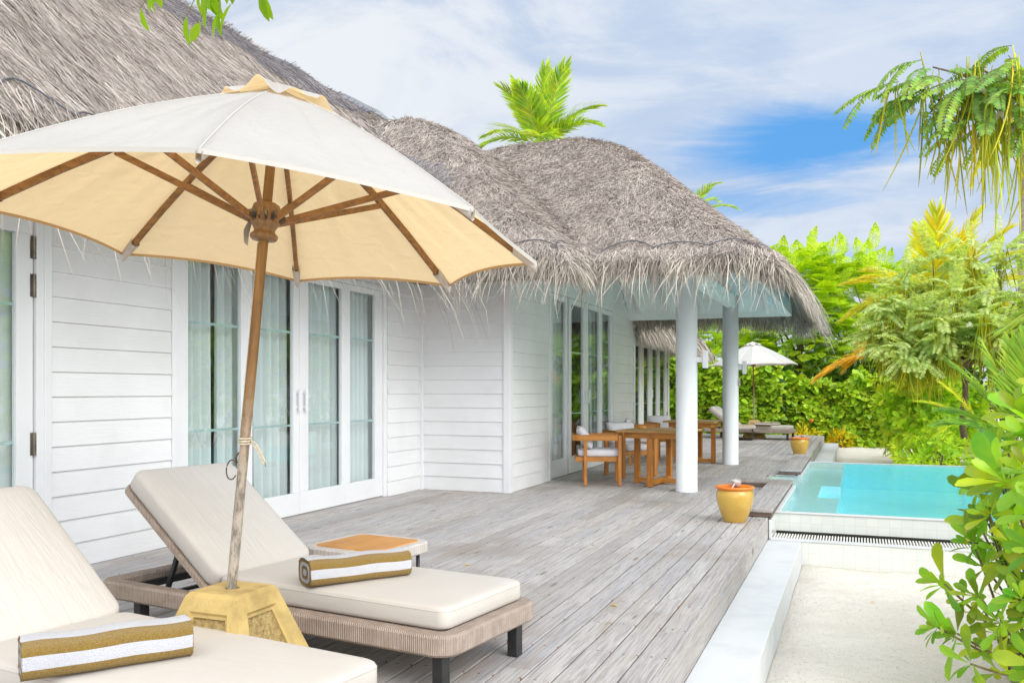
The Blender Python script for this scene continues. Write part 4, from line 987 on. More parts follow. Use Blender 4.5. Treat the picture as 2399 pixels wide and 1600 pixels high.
def rosette(mb, P, ax, n, L, Wd, tpl=OBOV, spread=(.15,1.25), lj=.3):
    ax = unit(np.array(ax,float)); t = np.cross(ax, [0.3,.2,1.]); t = unit(t); b = np.cross(ax,t)
    k = np.arange(n); a = k*2.4+R.uniform(0,6); e = np.interp(k/n,[0,1],spread[::-1]) + R.normal(0,.12,n)
    D = ax[None]*np.cos(e)[:,None] + (t[None]*np.cos(a)[:,None]+b[None]*np.sin(a)[:,None])*np.sin(e)[:,None]
    U = unit(ax[None]+R.normal(0,.25,(n,3))); s = L*R.uniform(1-lj,1+lj*.4,n)*np.interp(k/n,[0,1],[1,.62])
    leaves(mb, np.array(P)[None]+D*.01+R.normal(0,.006,(n,3)), D, U, s, s*Wd/L*R.uniform(.85,1.1,n), tpl)
def pinnate(mb, P, D, U, L, pairs, ll, lw, droop=.5, mbr=None, fold=.25, rr=.003):
    """one feather leaf: stalk with paired leaflets"""
    P = np.array(P,float); D = unit(np.array(D,float)); pts = [P]; d = D.copy(); m = 9
    for i in range(m): d = unit(d-UPZ*droop/m); pts.append(pts[-1]+d*L/m)
    pts = np.array(pts)
    if mbr is not None: mbr.tube([tuple(p) for p in pts], list(np.linspace(rr,rr*.5,len(pts))), 4)
    t = np.linspace(.12,1,pairs); ip = t*m; i0 = np.minimum(ip.astype(int), m-1); fr_ = (ip-i0)[:,None]
    Q = pts[i0]*(1-fr_)+pts[i0+1]*fr_; T = unit(pts[i0+1]-pts[i0]); S = unit(np.cross(T, U)); Nn = np.cross(S,T)
    sz = ll*np.interp(t,[.1,.4,.8,1],[.75,1,.9,.55])*R.uniform(.88,1.08,pairs)
    for sg in (1,-1):
        dd = unit(S*sg*.9+T*.35-Nn*fold*R.uniform(.6,1.4,(pairs,1))); leaves(mb, Q, dd, Nn, sz, np.full(pairs,lw)*R.uniform(.85,1.1,pairs), LEAF3)
def frond(mb, mbr, P, D, L, droop=1.2, n=46, ll=.5, lw=.032, vee=.35, rr=.016, hang=.25, tip=.5):
    """a palm frond: curved rachis with long narrow leaflets"""
    P = np.array(P,float); d = unit(np.array(D,float)); m = 14; pts = [P]
    for i in range(m): d = unit(d-UPZ*droop/m*(.4+1.2*i/m)); pts.append(pts[-1]+d*L/m)
    pts = np.array(pts); mbr.tube([tuple(p) for p in pts], list(np.linspace(rr,rr*.15,len(pts))), 5)
    t = np.linspace(.16,1,n); ip = t*m; i0 = np.minimum(ip.astype(int),m-1); fr_=(ip-i0)[:,None]
    Q = pts[i0]*(1-fr_)+pts[i0+1]*fr_; T = unit(pts[i0+1]-pts[i0]); S = unit(np.cross(T, UPZ+T*.01)); Nn = np.cross(S,T)
    sz = ll*np.interp(t,[.15,.35,.7,1],[.75,1,.85,tip]); ang = np.interp(t,[0,.6,1],[1.15,.8,.35])
    tpl = ([(0,-.3,0),(0,.3,0),(.35,.5,-.0),(.35,-.5,-.0),(.75,.38,-hang*.45),(.75,-.38,-hang*.45),(1,.03,-hang),(1,-.03,-hang)], [(0,1,2,3),(3,2,4,5),(5,4,6,7)])
    for sg in (1,-1):
        a = (ang+R.normal(0,.05,n))[:,None]; dd = unit(S*sg*np.sin(a)+T*np.cos(a)+Nn*vee*R.uniform(.5,1.3,(n,1)))
        leaves(mb, Q, dd, Nn+S*sg*.4, sz*R.uniform(.88,1.08,n), np.full(n,lw), tpl)

# clipped hedge behind the deck
def hedge(x0,x1,y0,y1,z0,ht,n,lsize,label,mat=m_lf_hedge):
    root = empty('hedge', ((x0+x1)/2,(y0+y1)/2,z0), 0, label, 'hedge')
    mb = LB(); x = R.uniform(x0,x1,n); top = ht+.16*np.sin(x*2.1)+.1*np.sin(x*5.3+1)+.07*np.sin(x*11)
    front = R.rand(n) < .74
    z = np.where(front, z0+(top)*R.rand(n)**.9, z0+top+R.normal(0,.06,n))
    y = np.where(front, y0+.10*np.sin(x*3.1+z*4)+.08*np.sin(x*7-z*6)+np.abs(R.normal(0,.12,n))+.10*(z-z0), R.uniform(y0,y1,n))
    D = unit(np.stack([R.normal(0,.55,n), np.where(front,-.55,-.15)+R.normal(0,.35,n), R.normal(-.25,.45,n)],-1)); U = unit(np.stack([R.normal(0,.35,n), np.where(front,-.7,-.1)+R.normal(0,.3,n), np.full(n,.75)],-1))
    L = lsize*R.uniform(.6,1.15,n); leaves(mb, np.stack([x,y,z],-1), D, U, L, L*.62, LEAF); mb.build('leaves', mat, root, world=True, smooth=True)
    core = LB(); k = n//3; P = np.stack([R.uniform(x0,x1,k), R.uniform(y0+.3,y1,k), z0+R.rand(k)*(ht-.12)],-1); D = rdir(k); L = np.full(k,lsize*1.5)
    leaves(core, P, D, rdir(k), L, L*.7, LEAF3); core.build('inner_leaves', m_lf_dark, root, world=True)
    st_ = MB()
    for i in range(int((x1-x0)*2.5)): xx = R.uniform(x0,x1); branch(st_, (xx,(y0+y1)/2+.2,z0-.05),(xx+R.normal(0,.2),(y0+y1)/2-.1,z0+ht*.9),.022,.008)
    st_.build('stem', m_bark, root, world=True); return root
hedge(-2.2,2.1,29.6,31.2,-.47,2.05,5200,.27,'clipped glossy hedge along the back of the sand behind the far lounger')
hedge(-6.2,-2.25,28.6,30.4,-.47,2.55,5000,.28,'taller leafy hedge seen between the two white columns')

def feather_tree(x, y, h, rad, label, n=420, lf=.75, mat=m_lf_feather):
    root = empty('feathery_tree', (x,y,-.47), 0, label, 'tree', 'feathery trees behind the hedge')
    tr = MB(); tips = []
    branch(tr, (x,y,-.5),(x+R.normal(0,.2),y,h*.45),.10,.07,.04)
    for i in range(9):
        a = R.uniform(0,2*PI); p = np.array([x+math.cos(a)*rad*R.uniform(.4,.9), y+math.sin(a)*rad*.7*R.uniform(.4,.9), h*R.uniform(.55,.92)]); branch(tr,(x,y,h*R.uniform(.2,.45)),p,.05,.012,.08)
        tips.append(p)
    tr.build('trunk', m_bark, root, world=True)
    # a spray: a stalk with side stalks, each a row of tiny leaflets
    tv = []; tf = []
    for i, t in enumerate(np.linspace(.12,1,8)):
        for sg in (1,-1):
            l = .40*math.sin(PI*min(.95,t*.75+.22)); base = np.array([t,0,-.18*t*t]); dr = unit(np.array([.45,sg*.9,-.12]))
            for j in range(7):
                q = base+dr*l*(j+.6)/7; pr = np.array([dr[1]*-sg,dr[0]*sg,0])
                for s2 in (1,-1):
                    tip = q+pr*s2*.066+dr*.024+np.array([0,0,-.015]); o = len(tv); tv += [q-dr*.019,q+dr*.019,tip+dr*.021,tip-dr*.012]; tf.append((o,o+1,o+2,o+3))
    mb = LB(); P = []; 
    lay = R.uniform(0,1,n); a = R.uniform(0,2*PI,n); zz = h*(.12+.88*lay); rr = rad*np.sqrt(np.clip(1-((lay-.42)/.62)**2,.05,1))*R.uniform(.55,1.06,n)
    P = np.stack([x+rr*np.cos(a), y+rr*np.sin(a)*.8, zz+.18*np.sin(a*5+lay*9)],-1)
    lay0 = lay
    D = unit(np.stack([np.cos(a)+R.normal(0,.45,n), np.sin(a)*.8+R.normal(0,.45,n)-.15, R.normal(.12,.28,n)+.4*(lay>.8)],-1)); U = unit(np.stack([R.normal(0,.2,n),R.normal(-.25,.2,n),np.ones(n)],-1))
    A, B, C = frame(D, U); L = lf*R.uniform(.6,1.2,n)[:,None]; k_ = min(20,n//20); P[:k_] = np.stack([x+R.normal(0,rad*.55,k_), y-.3+R.normal(0,rad*.35,k_), h*R.uniform(.86,1.0,k_)],-1); A[:k_],B[:k_],C[:k_] = frame(unit(np.stack([R.normal(.35,.45,k_),R.normal(-.2,.3,k_),R.uniform(.5,1.1,k_)],-1)), unit(np.stack([R.normal(0,.3,k_),np.full(k_,-1.),R.uniform(.2,.6,k_)],-1))); L[:k_] *= 1.25; B[:k_] *= .62; D[:k_] *= 0; V, F_ = bake(np.array(tv), np.array(tf), P-D*L*.4, A*L, B*L, C*L); mb.np(V,F_)
    mb.build('crown', mat, root, world=True); return root
feather_tree(-1.9,33.6,6.3,1.9,'tall lime green feathery tree just right of the thatched eave',900)
feather_tree(.2,34.6,5.9,2.2,'lime green feathery tree rising behind the middle of the hedge',900)
feather_tree(-4.6,33.2,4.6,2.1,'feathery tree glimpsed under the veranda eave behind the far parasol',700)
feather_tree(-7.4,33.0,4.9,2.0,'feathery tree behind the left hedge between the columns',420)
feather_tree(2.6,35.5,5.2,2.2,'feathery tree behind the sand, left of the flowering tree',760)
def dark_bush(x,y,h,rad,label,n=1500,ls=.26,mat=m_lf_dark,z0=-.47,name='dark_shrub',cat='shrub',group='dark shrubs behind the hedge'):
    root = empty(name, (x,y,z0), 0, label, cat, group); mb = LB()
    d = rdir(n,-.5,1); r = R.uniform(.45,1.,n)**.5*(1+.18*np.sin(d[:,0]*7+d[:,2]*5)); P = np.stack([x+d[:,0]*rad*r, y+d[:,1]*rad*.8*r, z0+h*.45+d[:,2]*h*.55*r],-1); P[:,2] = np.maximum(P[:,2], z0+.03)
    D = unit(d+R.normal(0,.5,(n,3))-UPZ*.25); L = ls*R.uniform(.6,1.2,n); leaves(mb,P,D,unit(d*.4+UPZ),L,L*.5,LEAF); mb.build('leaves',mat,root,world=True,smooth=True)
    st_ = MB()
    for i in range(6): a = R.uniform(0,2*PI); branch(st_,(x,y,z0-.05),(x+math.cos(a)*rad*.6,y+math.sin(a)*rad*.5,z0+h*R.uniform(.5,.85)),.03,.01)
    st_.build('stem', m_bark, root, world=True); return root
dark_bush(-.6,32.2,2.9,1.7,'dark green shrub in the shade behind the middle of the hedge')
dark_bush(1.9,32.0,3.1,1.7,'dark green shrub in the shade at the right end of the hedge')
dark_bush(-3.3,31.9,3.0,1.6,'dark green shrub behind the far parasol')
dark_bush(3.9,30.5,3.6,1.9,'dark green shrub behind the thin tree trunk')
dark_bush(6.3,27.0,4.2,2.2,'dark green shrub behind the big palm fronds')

# yellow crotons at the foot of the hedge
def croton(x,y,s,label,n=170,fl=False):
    root = empty('croton', (x,y,-.46), 0, label, 'shrub', 'yellow crotons at the foot of the hedge'); mb = LB(); d = rdir(n,-.1,1)
    P = np.array([x,y,-.40])+d*np.array([.52,.4,.62])*s*R.uniform(.35,1,n)[:,None]; L = .13*s*R.uniform(.7,1.3,n); leaves(mb,P,unit(d+R.normal(0,.4,(n,3))),unit(d+UPZ),L,L*.42,LEAF); mb.build('leaves',m_croton,root,world=True,smooth=True)
    st_ = MB()
    for i in range(5): a = R.uniform(0,6); branch(st_,(x,y,-.5),(x+math.cos(a)*.2*s,y+math.sin(a)*.2*s,-.1),.012,.006)
    st_.build('stem',m_bark,root,world=True)
    if fl: q = MB(); q.lathe([(0,-.05),(.06,-.02),(.07,.03),(.04,.06),(0,.05)],10,(x+.22,y-.2,.36)); q.build('blossom',m_orange,root,world=True,smooth=True)
croton(-1.5,29.0,1.05,'yellow croton with an orange blossom beside the far lounger foot',420,True); croton(-.42,29.35,.88,'yellow croton in the middle of the hedge foot, by the white step',380); croton(1.02,29.45,.55,'small yellow croton at the hedge foot beyond the pool',240)

# round lime shrub right of the pool end
def lime_shrub(c, rx, ry, h, n, label, ls=.2, z0=-.46, mat=m_lf_mid):
    root = empty('beach_shrub', (c[0],c[1],z0), 0, label, 'shrub', 'lime green beach shrubs'); mb = LB()
    d = rdir(n,-.55,1); r = 1+.12*np.sin(d[:,0]*6+1)+.1*np.sin(d[:,2]*7+d[:,1]*4); r *= R.uniform(.72,1.02,n)
    for i in range(n):
        P = np.array([c[0]+d[i,0]*rx*r[i], c[1]+d[i,1]*ry*r[i], max(z0+h*.45+d[i,2]*h*.55*r[i], z0+.04)]); rosette(mb, P, unit(d[i]+UPZ*.55+R.normal(0,.25,3)), 8, ls, ls*.42, OBOV, (.25,1.3))
    mb.build('leaves', mat, root, world=True, smooth=True); st_ = MB()
    for i in range(12): a = R.uniform(0,6.3); branch(st_,(c[0]+R.normal(0,.15),c[1],z0-.05),(c[0]+math.cos(a)*rx*.7,c[1]+math.sin(a)*ry*.7,z0+h*R.uniform(.4,.85)),.022,.008)
    st_.build('stem', m_stem, root, world=True); return root
lime_shrub((1.72,23.0),1.0,1.0,2.5,560,'rounded lime green beach shrub beyond the right end of the pool',.31)
lime_shrub((1.5,19.6),.75,.6,1.0,190,'low lime green shrub at the far edge of the pool',.17)

# flowering tree with hanging pods
def pods(mb, P, n, L, r=.0045):
    for i in range(n):
        p = np.array(P)+R.normal(0,.05,3); l = L*R.uniform(.55,1.15); s = R.normal(0,.12,2); c_ = R.normal(0,.10,2); pts = []
        for t in np.linspace(0,1,8): pts.append((p[0]+s[0]*l*t+c_[0]*l*t*t, p[1]+s[1]*l*t+c_[1]*l*t*t, p[2]-l*t))
        mb.tube(pts, [r*.5,r,r*1.1,r*1.1,r*1.05,r,r*.8,r*.2], 5)
def flower(mb, P, s):
    P = np.array(P); n = 7; a = R.uniform(0,6,n); D = unit(np.stack([np.cos(a)*.45,np.sin(a)*.45,np.full(n,-1.)],-1)); leaves(mb, P[None]+D*.01, D, rdir(n), np.full(n,s)*R.uniform(.7,1.1,n), np.full(n,s*.5), LEAF)
def sesbania(base, z0, tipsP, label, leafL, pairs, ll, lw, npod, podL, tr_r, nleaf, nflower, mat, podr=.0045, trunk_to=None, fs=.07, rr=.003, droop=(.4,1.3), spread=(.5,.8,-.25,.5)):
    root = empty('flowering_tree', (base[0],base[1],z0), 0, label, 'tree'); tr = MB(); lf = LB(); pd = MB(); FL = []; fork = np.array(trunk_to)
    branch(tr, (base[0],base[1],z0-.05), fork, tr_r, tr_r*.72, .05, 9)
    for T in tipsP:
        T = np.array(T,float); pts = branch(tr, fork, T, tr_r*.55, tr_r*.12, .07, 9, 0.)
        for i in range(nleaf):
            q = np.array(pts[R.randint(4,9)]) if R.rand()<.75 else T; d = unit(T-fork+R.normal(0,.25,3)); dd = unit(d*spread[0]+np.array([*R.normal(0,spread[1],2),R.uniform(*spread[2:])])); pinnate(lf, q+R.normal(0,.04,3), dd, unit(UPZ+R.normal(0,.25,3)), leafL*R.uniform(.7,1.15), pairs, ll, lw, R.uniform(*droop), tr if leafL < .5 and nleaf < 14 else None, .25, rr)
        for j in range(max(1,npod//6)): pods(pd, np.array(pts[R.randint(5,9)]), 6, podL, podr)
        for j in range(nflower): fl = LB(); FL.append(fl); flower(fl, np.array(pts[R.randint(5,9)])+np.array([*R.normal(0,.17*leafL,2),-.17*leafL]), fs)
    tr.build('trunk', m_bark, root, world=True, smooth=True); lf.build('foliage', mat, root, world=True, smooth=True); pd.build('seed_pods', m_pod, root, world=True, smooth=True)
    for q in FL: q.build('blossom', m_flower, root, world=True, smooth=True)
    return root
tips = [(.5,20.2,2.5),(.7,19.8,3.1),(1.0,20.3,3.75),(1.5,20.2,4.05),(2.2,19.8,4.2),(2.8,20.1,4.15),(3.4,20,3.9),(1.2,19.4,2.9),(1.8,19.2,3.2),(2.5,19.2,3.1),(3.1,19.3,2.9),(.95,19.3,2.15),(1.7,19.2,2.35),(2.6,19,2.3),(3.4,19.5,3.2),(.3,19.7,2.45),(.55,19.5,2.9),(.9,19.9,3.4),(1.0,19.1,2.0),(.6,19.3,2.2),(1.3,20.6,3.5),(2.2,20.4,3.6),(.75,19.6,2.55),(3.9,20,3.4),(1.5,18.9,2.75),(2.3,18.8,2.75)]
sesbania((2.32,20.6),-.47,tips,'flowering tree with white blossoms and thin hanging pods beside the pool',.70,15,.135,.046,42,.85,.075,28,3,m_lf_sesb2,.0095,(2.05,20.2,1.75),.13,.004)
tips = [(x_+.09,y_,z_+.05) for x_,y_,z_ in ((.30,5.25,3.02),(.16,5.3,2.96),(.36,5.2,2.92),(.50,5.3,3.02),(.66,5.2,3.0),(.58,5.25,2.80),(.80,5.3,2.86),(.95,5.4,2.9),(1.1,5.5,2.8))]
sesbania((1.9,5.6),-.47,tips,'branch of the near pod tree hanging into the upper right corner',.34,17,.058,.023,18,.58,.036,11,2,m_lf_sesb,.0042,(1.15,5.45,2.62),.045,.0022,(.6,1.9),(.75,.62,-.4,-.02))

# palms
def palm(base, top, r0, r1, fr_, label, mat, ll, lw, n=46, name='coconut_palm', group=None):
    root = empty(name, base, 0, label, 'palm tree', group); t = MB(); m = 16; pts = []
    for u in np.linspace(0,1,m): q = np.array(base)+(np.array(top)-np.array(base))*u + np.array([.12*math.sin(PI*u),0,0]); pts.append(q)
    t.tube(pts, [r0+(r1-r0)*u+.006*math.sin(u*60) for u in np.linspace(0,1,m)], 14); t.build('trunk', m_palmbark, root, world=True, smooth=True)
    mb = LB(); rc = MB()
    for (az, el, L, droop, *ex) in fr_:
        a, e = math.radians(az), math.radians(el); D = (math.cos(a)*math.cos(e), math.sin(a)*math.cos(e), math.sin(e)); frond(mb, rc, np.array(top)+np.array(D)*.08, D, L, droop, n, ll, lw, .3, .02*L/2.2)
    rc.build('frond_stalks', m_rachis, root, world=True, smooth=True); mb.build('fronds', mat, root, world=True, smooth=True); return root
palm((-9.25,26,-.47),(-9.25,26,9.0),.17,.12,[(158,68,2.4,.35),(70,84,2.45,.15),(-35,64,2.4,.45),(15,50,2.1,.9),(175,40,2.05,1.1),(-12,34,2.0,1.1),(-150,24,2.0,1.4),(196,6,1.9,1.6),(-30,8,2.0,1.4),(-95,58,2.0,.9),(100,45,2.2,1.0),(-70,20,1.7,1.6),(45,22,2.1,1.3),(-125,60,2.0,.8),(130,58,2.2,.6)],'coconut palm rising behind the thatched roofs',m_palm_b,.78,.055,60)
palm((-6.9,38,-.47),(-6.9,38,8.5),.15,.11,[(a,e,2.3,1.3) for a,e in ((0,40),(50,55),(110,40),(170,45),(230,30),(290,40),(330,60),(20,20))],'distant palm whose tip shows beyond the right slope of the roof',m_palm_b,.6,.05,44)
palm((1.95,24.6,-.47),(1.95,24.5,3.3),.12,.09,[(95,84,2.5,.1),(30,72,2.6,.6),(60,64,2.4,.7),(150,50,2.1,.9),(172,40,2.2,.9),(188,20,2.1,1.0),(200,45,1.9,1.0),(10,52,2.3,.9),(-8,38,2.2,1.0),(120,74,2.2,.4),(-160,28,1.9,1.2),(-20,62,2.3,.8),(-100,60,1.8,.9),(200,-8,1.9,.8),(0,20,2.0,1.2)],'young palm with glowing yellow fronds behind the flowering tree',m_palm_y,.82,.05,60,'young_palm')
palm((4.4,30,-.47),(4.72,30,9.8),.15,.12,[(a,e,2.7,1.3) for a,e in ((205,-35),(235,-20),(300,-30),(0,20),(60,40),(120,50),(330,0))],'tall pale trunked palm at the right edge with drooping yellow fronds',m_palm_y,.8,.06,50)
palm((2.35,14.2,-.47),(2.3,14.2,.35),.13,.10,[(150,72,1.55,.4),(118,78,1.6,.35),(95,84,1.65,.3),(178,60,1.5,.5),(60,75,1.6,.4),(20,62,1.6,.7),(195,40,1.2,.9),(-20,60,1.5,.8),(-70,66,1.4,.7),(160,45,1.2,.8)],'young palm with large upright green fronds at the right edge',m_palm,.50,.030,62,'young_palm')
root = palm((1.75,23.0,-.47),(1.6,22.8,2.2),.07,.06,[(189,4,2.35,.75),(178,20,1.7,1.3),(205,35,1.5,1.5)],'small palm with a drooping dry yellow frond before the hedge',m_palm_d,.85,.06,56,'young_palm')
root = palm((1.95,16,-.47),(1.9,16,.75),.06,.05,[(178,32,.9,.5),(158,55,.8,.5),(30,40,.8,.8),(200,8,.6,.9)],'tiny palm with short yellow fronds before the thin trunk',m_palm_y,.30,.02,34,'young_palm')
root = palm((3.0,8.8,-.47),(2.72,8.6,2.25),.10,.08,[(196,-4,1.55,.5),(212,-22,1.45,.35),(60,50,1.6,.9),(-30,40,1.5,1.0)],'palm reaching in from the right edge with a dark drooping frond',m_palm,.55,.022,60,'young_palm')

# near shrub, lower right
root = empty('beach_shrub', (1.05,6.3,-.47), 0, 'large glossy beach shrub filling the lower right corner', 'shrub', 'lime green beach shrubs')
lf = LB(); st_ = MB(); base = np.array([1.12,6.25,-.48])
near = [(.405,5.2,.049),(.508,5.3,.0),(.453,5.4,.245),(.603,5.3,.207),(.575,5.6,.436),(.63,5.4,.63),(.60,5.6,.737),(.746,5.6,.965),(.862,5.8,1.157),(.713,5.2,.512),(.753,5.2,.31),(.80,5.0,.70),(.69,5.3,.83),(.80,5.2,.88),(.70,5.8,.284),(.80,5.4,1.05),(.78,4.9,.543),(.55,5.1,-.10),(.70,5.2,.10),(.86,5.3,.78),(.88,5.1,.42),(.66,5.7,.55),(.92,5.6,1.12),(.95,5.3,1.0),(.95,5.2,.6),(.98,5.5,.25)]
near += [(R.uniform(.95,2.3),R.uniform(5.2,7.6),R.uniform(.0,1.35)) for i in range(60)]
near += [(x_+R.normal(0,.05),R.uniform(5.0,6.2),z_+R.normal(0,.05)) for x_, z_ in [(R.uniform(.62+.25*abs(q-.5),1.15), -.15+1.25*q) for q in R.rand(24)]]
for i, P in enumerate(near):
    P = np.array(P) + np.array([.055 if P[2] > .3 else .01,0,0]); out = unit(np.array([P[0]-1.5,(P[1]-6.5)*.5,P[2]-.1])+UPZ*.25+R.normal(0,.18,3))
    big = R.uniform(.17,.27)*(1.1 if P[2]>.6 else .88); rosette(lf, P, out, R.randint(7,13), big, big*R.uniform(.32,.42), OBOV, (.2,1.35), .5)
    b0 = base+np.array([R.normal(0,.10)+.25*max(0,P[0]-1),R.normal(0,.10),0]); mid = (b0+P)/2+np.array([.05,.0,-.06])
    n_ = 9; pts = [b0*(1-t)**2+2*mid*t*(1-t)+P*t*t for t in np.linspace(0,1,n_)]; st_.tube(pts, list(np.linspace(.013,.006,n_)), 6)
    for k in range(2): q = pts[R.randint(5,8)]; rosette(lf, q, unit(rdir(1)[0]+UPZ*.6+out*.5), R.randint(3,6), big*.75, big*.32, OBOV, (.4,1.3), .35)
lf.build('leaves', m_lf_scaev, root, world=True, smooth=True); st_.build('stem', m_stem, root, world=True, smooth=True)
for i in range(5): pass
lt = LB(); n = 320; P = np.stack([1.25+np.abs(R.normal(0,.3,n))-.28,6.3+R.normal(0,.4,n),-.445+R.uniform(0,.03,n)],-1); L = R.uniform(.03,.09,n); leaves(lt,P,unit(rdir(n,-.15,.15)),unit(UPZ+R.normal(0,.4,(n,3))),L,L*.5,LEAF); tag(lt.build('leaf_litter',m_litter),kind='stuff')
# more shrubs and trees along the right side (they show in the glass doors)
for i,(x,y,h,rd) in enumerate(((4.2,13.5,2.2,1.2),(4.2,17.5,3.0,1.6),(4.8,22.5,3.4,1.8))):
    dark_bush(x,y,h,rd,('green leafy bush right of the pool behind the glossy shrub','tall green bush right of the pool middle','tall green bush right of the far pool corner')[i],900,.24,m_lf_scaev,-.47,'green_bush','shrub','green bushes along the right side')
for i,(x,y) in enumerate(((7.2,16),(7.5,21.5))):
    feather_tree(x,y,4.6,2.3,('feathery tree right of the pool, out of frame','feathery tree behind the right hand bushes')[i],300,.9)

# leaves hanging in from above, upper left
root = empty('overhanging_branch', (-3.2,4.0,4.3), 0, 'fresh lime green leaves hanging into the top of the photo, upper left', 'branch')
tw = MB(); tl = LB()
DZ_ = -.13
ends = [(-3.58,4.0,3.60),(-3.50,4.02,3.56),(-3.35,4.0,3.58),(-3.26,4.0,3.62),(-3.06,4.0,3.66),(-3.92,4.0,3.70),(-3.42,4.0,3.66),(-2.95,4.0,3.72)]
hub_ = np.array([-3.2,4.05,4.35])
for e in ends:
    pts = branch(tw, hub_, (e[0],e[1],e[2]+DZ_), .008, .0025, .06, 7)
    for k in range(6):
        q = np.array(pts[R.randint(4,7)]); dd = unit(np.array([R.normal(0,.42),R.normal(0,.3),-1.])); l = R.uniform(.12,.165); leaves(tl, q[None], dd[None], np.array([[R.normal(0,.4),-1.,.2]]), [l], [l*.42], LEAF)
tw.build('twig', m_stem, root, world=True); tl.build('leaves', m_top, root, world=True, smooth=True)
# fallen leaves on the deck
for i,(x,y,z,a,lab) in enumerate(((-2.75,6.0,.004,.4,'tiny fallen yellow leaf on the deck planks by the woven table'),(.42,5.35,-.452,2.1,'fallen yellow leaf on the sand in front of the glossy shrub'),(.12,7.9,-.452,.9,'fallen yellow leaf on the open sand near the tiled wall'),(-1.35,5.2,.004,2.6,'fallen yellow leaf on the planks right of the lounger foot'))):
    q = LB(); leaves(q, np.array([[0,0,.004]]), np.array([[1,0,.05]]), np.array([[0,0,1.]]), [.06],[.026], LEAF); o = q.build('fallen_leaf', m_croton); o.location = (x,y,z); o.rotation_euler = (0,0,a); tag(o, lab, 'leaf', 'fallen leaves')

# ------------------------------------------------------------------ sky, sun, camera
EXPO = 0.95
wd = bpy.data.worlds.new('World'); sc.world = wd; wd.use_nodes = True; nt = wd.node_tree; nt.nodes.clear(); n = N(nt)
SEL, SAZ = math.radians(34), math.radians(118)
sky = n('ShaderNodeTexSky', sky_type='NISHITA'); sky.sun_disc = False; sky.sun_elevation = SEL; sky.sun_rotation = SAZ; sky.air_density = 1.; sky.dust_density = .6; sky.ozone_density = 2.
tc = n('ShaderNodeTexCoord'); sp = n('ShaderNodeSeparateXYZ'); n.put(sp.inputs[0], tc.outputs['Generated'])
zc = n.math('MAXIMUM', sp.outputs[2], .0); den = n.math('ADD', zc, .16)
cx = n.math('DIVIDE', sp.outputs[0], den); cy = n.math('DIVIDE', sp.outputs[1], den)
cv = n('ShaderNodeCombineXYZ'); n.put(cv.inputs[0], cx); n.put(cv.inputs[1], cy)
def cl(scale, loc, det=7, rough=.55, dist=.5, st=(1,1,1)):
    mp = n('ShaderNodeMapping'); n.put(mp.inputs[0], cv.outputs[0]); mp.inputs['Location'].default_value = loc; mp.inputs['Scale'].default_value = st; return n.noise(mp.outputs[0], scale, det, rough, dist)
big = cl(.55,(3.1,1.7,0)); med = cl(1.5,(.4,7.2,0),8,.6,.8); wisp = cl(1.7,(5.,2.,0),9,.64,.9,(.75,1.9,1))
az = n.math('ARCTAN2', sp.outputs[0], sp.outputs[1]); el = n.math('ARCSINE', sp.outputs[2])
# the one clear opening in the cloud, low over the hedge, and a thinner strip under it
def gap(a0, e0, wa, we, k):
    da = n.math('DIVIDE', n.math('SUBTRACT', az, a0), wa); de = n.math('DIVIDE', n.math('SUBTRACT', el, e0), we)
    r2 = n.math('ADD', n.math('MULTIPLY', da, da), n.math('MULTIPLY', de, de)); r2 = n.math('ADD', n.math('SQRT', r2), n.math('MULTIPLY', n.math('SUBTRACT', wisp, .5), k)); return n.math('SUBTRACT', 1., n.maprange(r2, .25, 1.15))
g1 = gap(-.05,.262,.165,.046,1.6); g2 = gap(-.15,.205,.16,.022,2.6); g3 = gap(-.02,.135,.22,.02,2.6)
thin = n.math('MULTIPLY', n.maprange(big, .38, .62), .42)
open_ = n.math('MAXIMUM', g1, n.math('MAXIMUM', n.math('MULTIPLY', g2, .6), n.math('MULTIPLY', g3, .35)), None)
c1 = n.mix(n.maprange(med, .41, .60), (.285,.34,.43), (.44,.46,.485))
azr = n.maprange(az, -.62, .02); c1 = n.mix(n.math('MULTIPLY', azr, .55), c1, (.275,.34,.45))
c1 = n.mix(n.math('MULTIPLY', n.maprange(wisp, .5, .72), .45), c1, (.45,.463,.485))
c1 = n.mix(n.math('MULTIPLY', n.math('SUBTRACT', 1., n.maprange(sp.outputs[2], .06, .24)), .5), c1, (.425,.445,.475))
skyc = n.mix(1., sky.outputs[0], (.08,.08,.08), 'MULTIPLY')
blue = n.mix(.8, skyc, (.05,.21,.47))
colr = n.mix(open_, c1, blue)
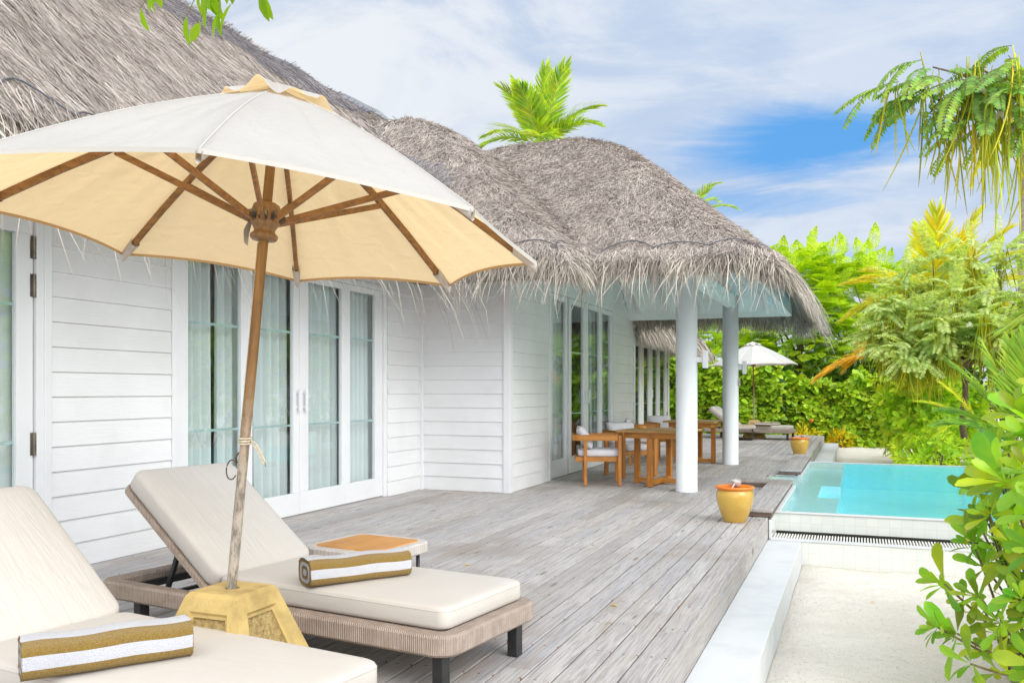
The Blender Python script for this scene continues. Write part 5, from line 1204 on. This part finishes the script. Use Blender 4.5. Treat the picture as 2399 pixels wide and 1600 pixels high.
# brighter veil of cloud round the hidden sun
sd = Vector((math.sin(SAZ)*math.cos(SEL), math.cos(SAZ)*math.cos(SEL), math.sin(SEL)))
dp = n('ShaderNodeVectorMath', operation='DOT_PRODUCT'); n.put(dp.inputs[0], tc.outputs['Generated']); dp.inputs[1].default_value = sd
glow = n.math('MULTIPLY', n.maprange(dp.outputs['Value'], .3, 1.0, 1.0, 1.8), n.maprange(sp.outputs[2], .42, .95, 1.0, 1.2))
glow = n.math('MULTIPLY', glow, n.maprange(sp.outputs[1], .45, -.75, 1.0, 2.1))   # unseen sky behind the camera brightened, added to fill the camera-facing walls
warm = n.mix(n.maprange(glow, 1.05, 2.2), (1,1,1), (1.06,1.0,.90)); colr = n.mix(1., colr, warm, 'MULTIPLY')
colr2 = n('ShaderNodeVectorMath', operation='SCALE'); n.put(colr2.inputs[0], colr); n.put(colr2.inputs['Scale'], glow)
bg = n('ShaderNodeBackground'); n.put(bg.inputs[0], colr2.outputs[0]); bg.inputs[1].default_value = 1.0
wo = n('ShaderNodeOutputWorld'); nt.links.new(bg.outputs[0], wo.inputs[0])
su = bpy.data.lights.new('sun', 'SUN'); su.energy = .95; su.angle = math.radians(38); su.color = (1,.945,.87); so = bpy.data.objects.new('sun', su); COL.objects.link(so)
so.rotation_euler = (-sd).to_track_quat('-Z','Y').to_euler(); so.location = (6,0,12)

cam = bpy.data.cameras.new('camera'); co = bpy.data.objects.new('camera', cam); COL.objects.link(co)
cam.sensor_width = 36; cam.lens = 36*2050/2399; cam.shift_y = 114/2399; cam.clip_end = 1000; cam.clip_start = .05
co.location = (0,0,1.32); co.rotation_euler = (PI/2, 0, math.atan(804.5/2050)); sc.camera = co
sc.view_settings.view_transform = 'Standard'; sc.view_settings.look = 'None'; sc.view_settings.exposure = EXPO; sc.view_settings.gamma = 1
sc.render.engine = 'CYCLES'; cy_ = sc.cycles; cy_.max_bounces = 10; cy_.diffuse_bounces = 6; cy_.transparent_max_bounces = 24; cy_.glossy_bounces = 4; cy_.use_denoising = True; cy_.sample_clamp_indirect = 6
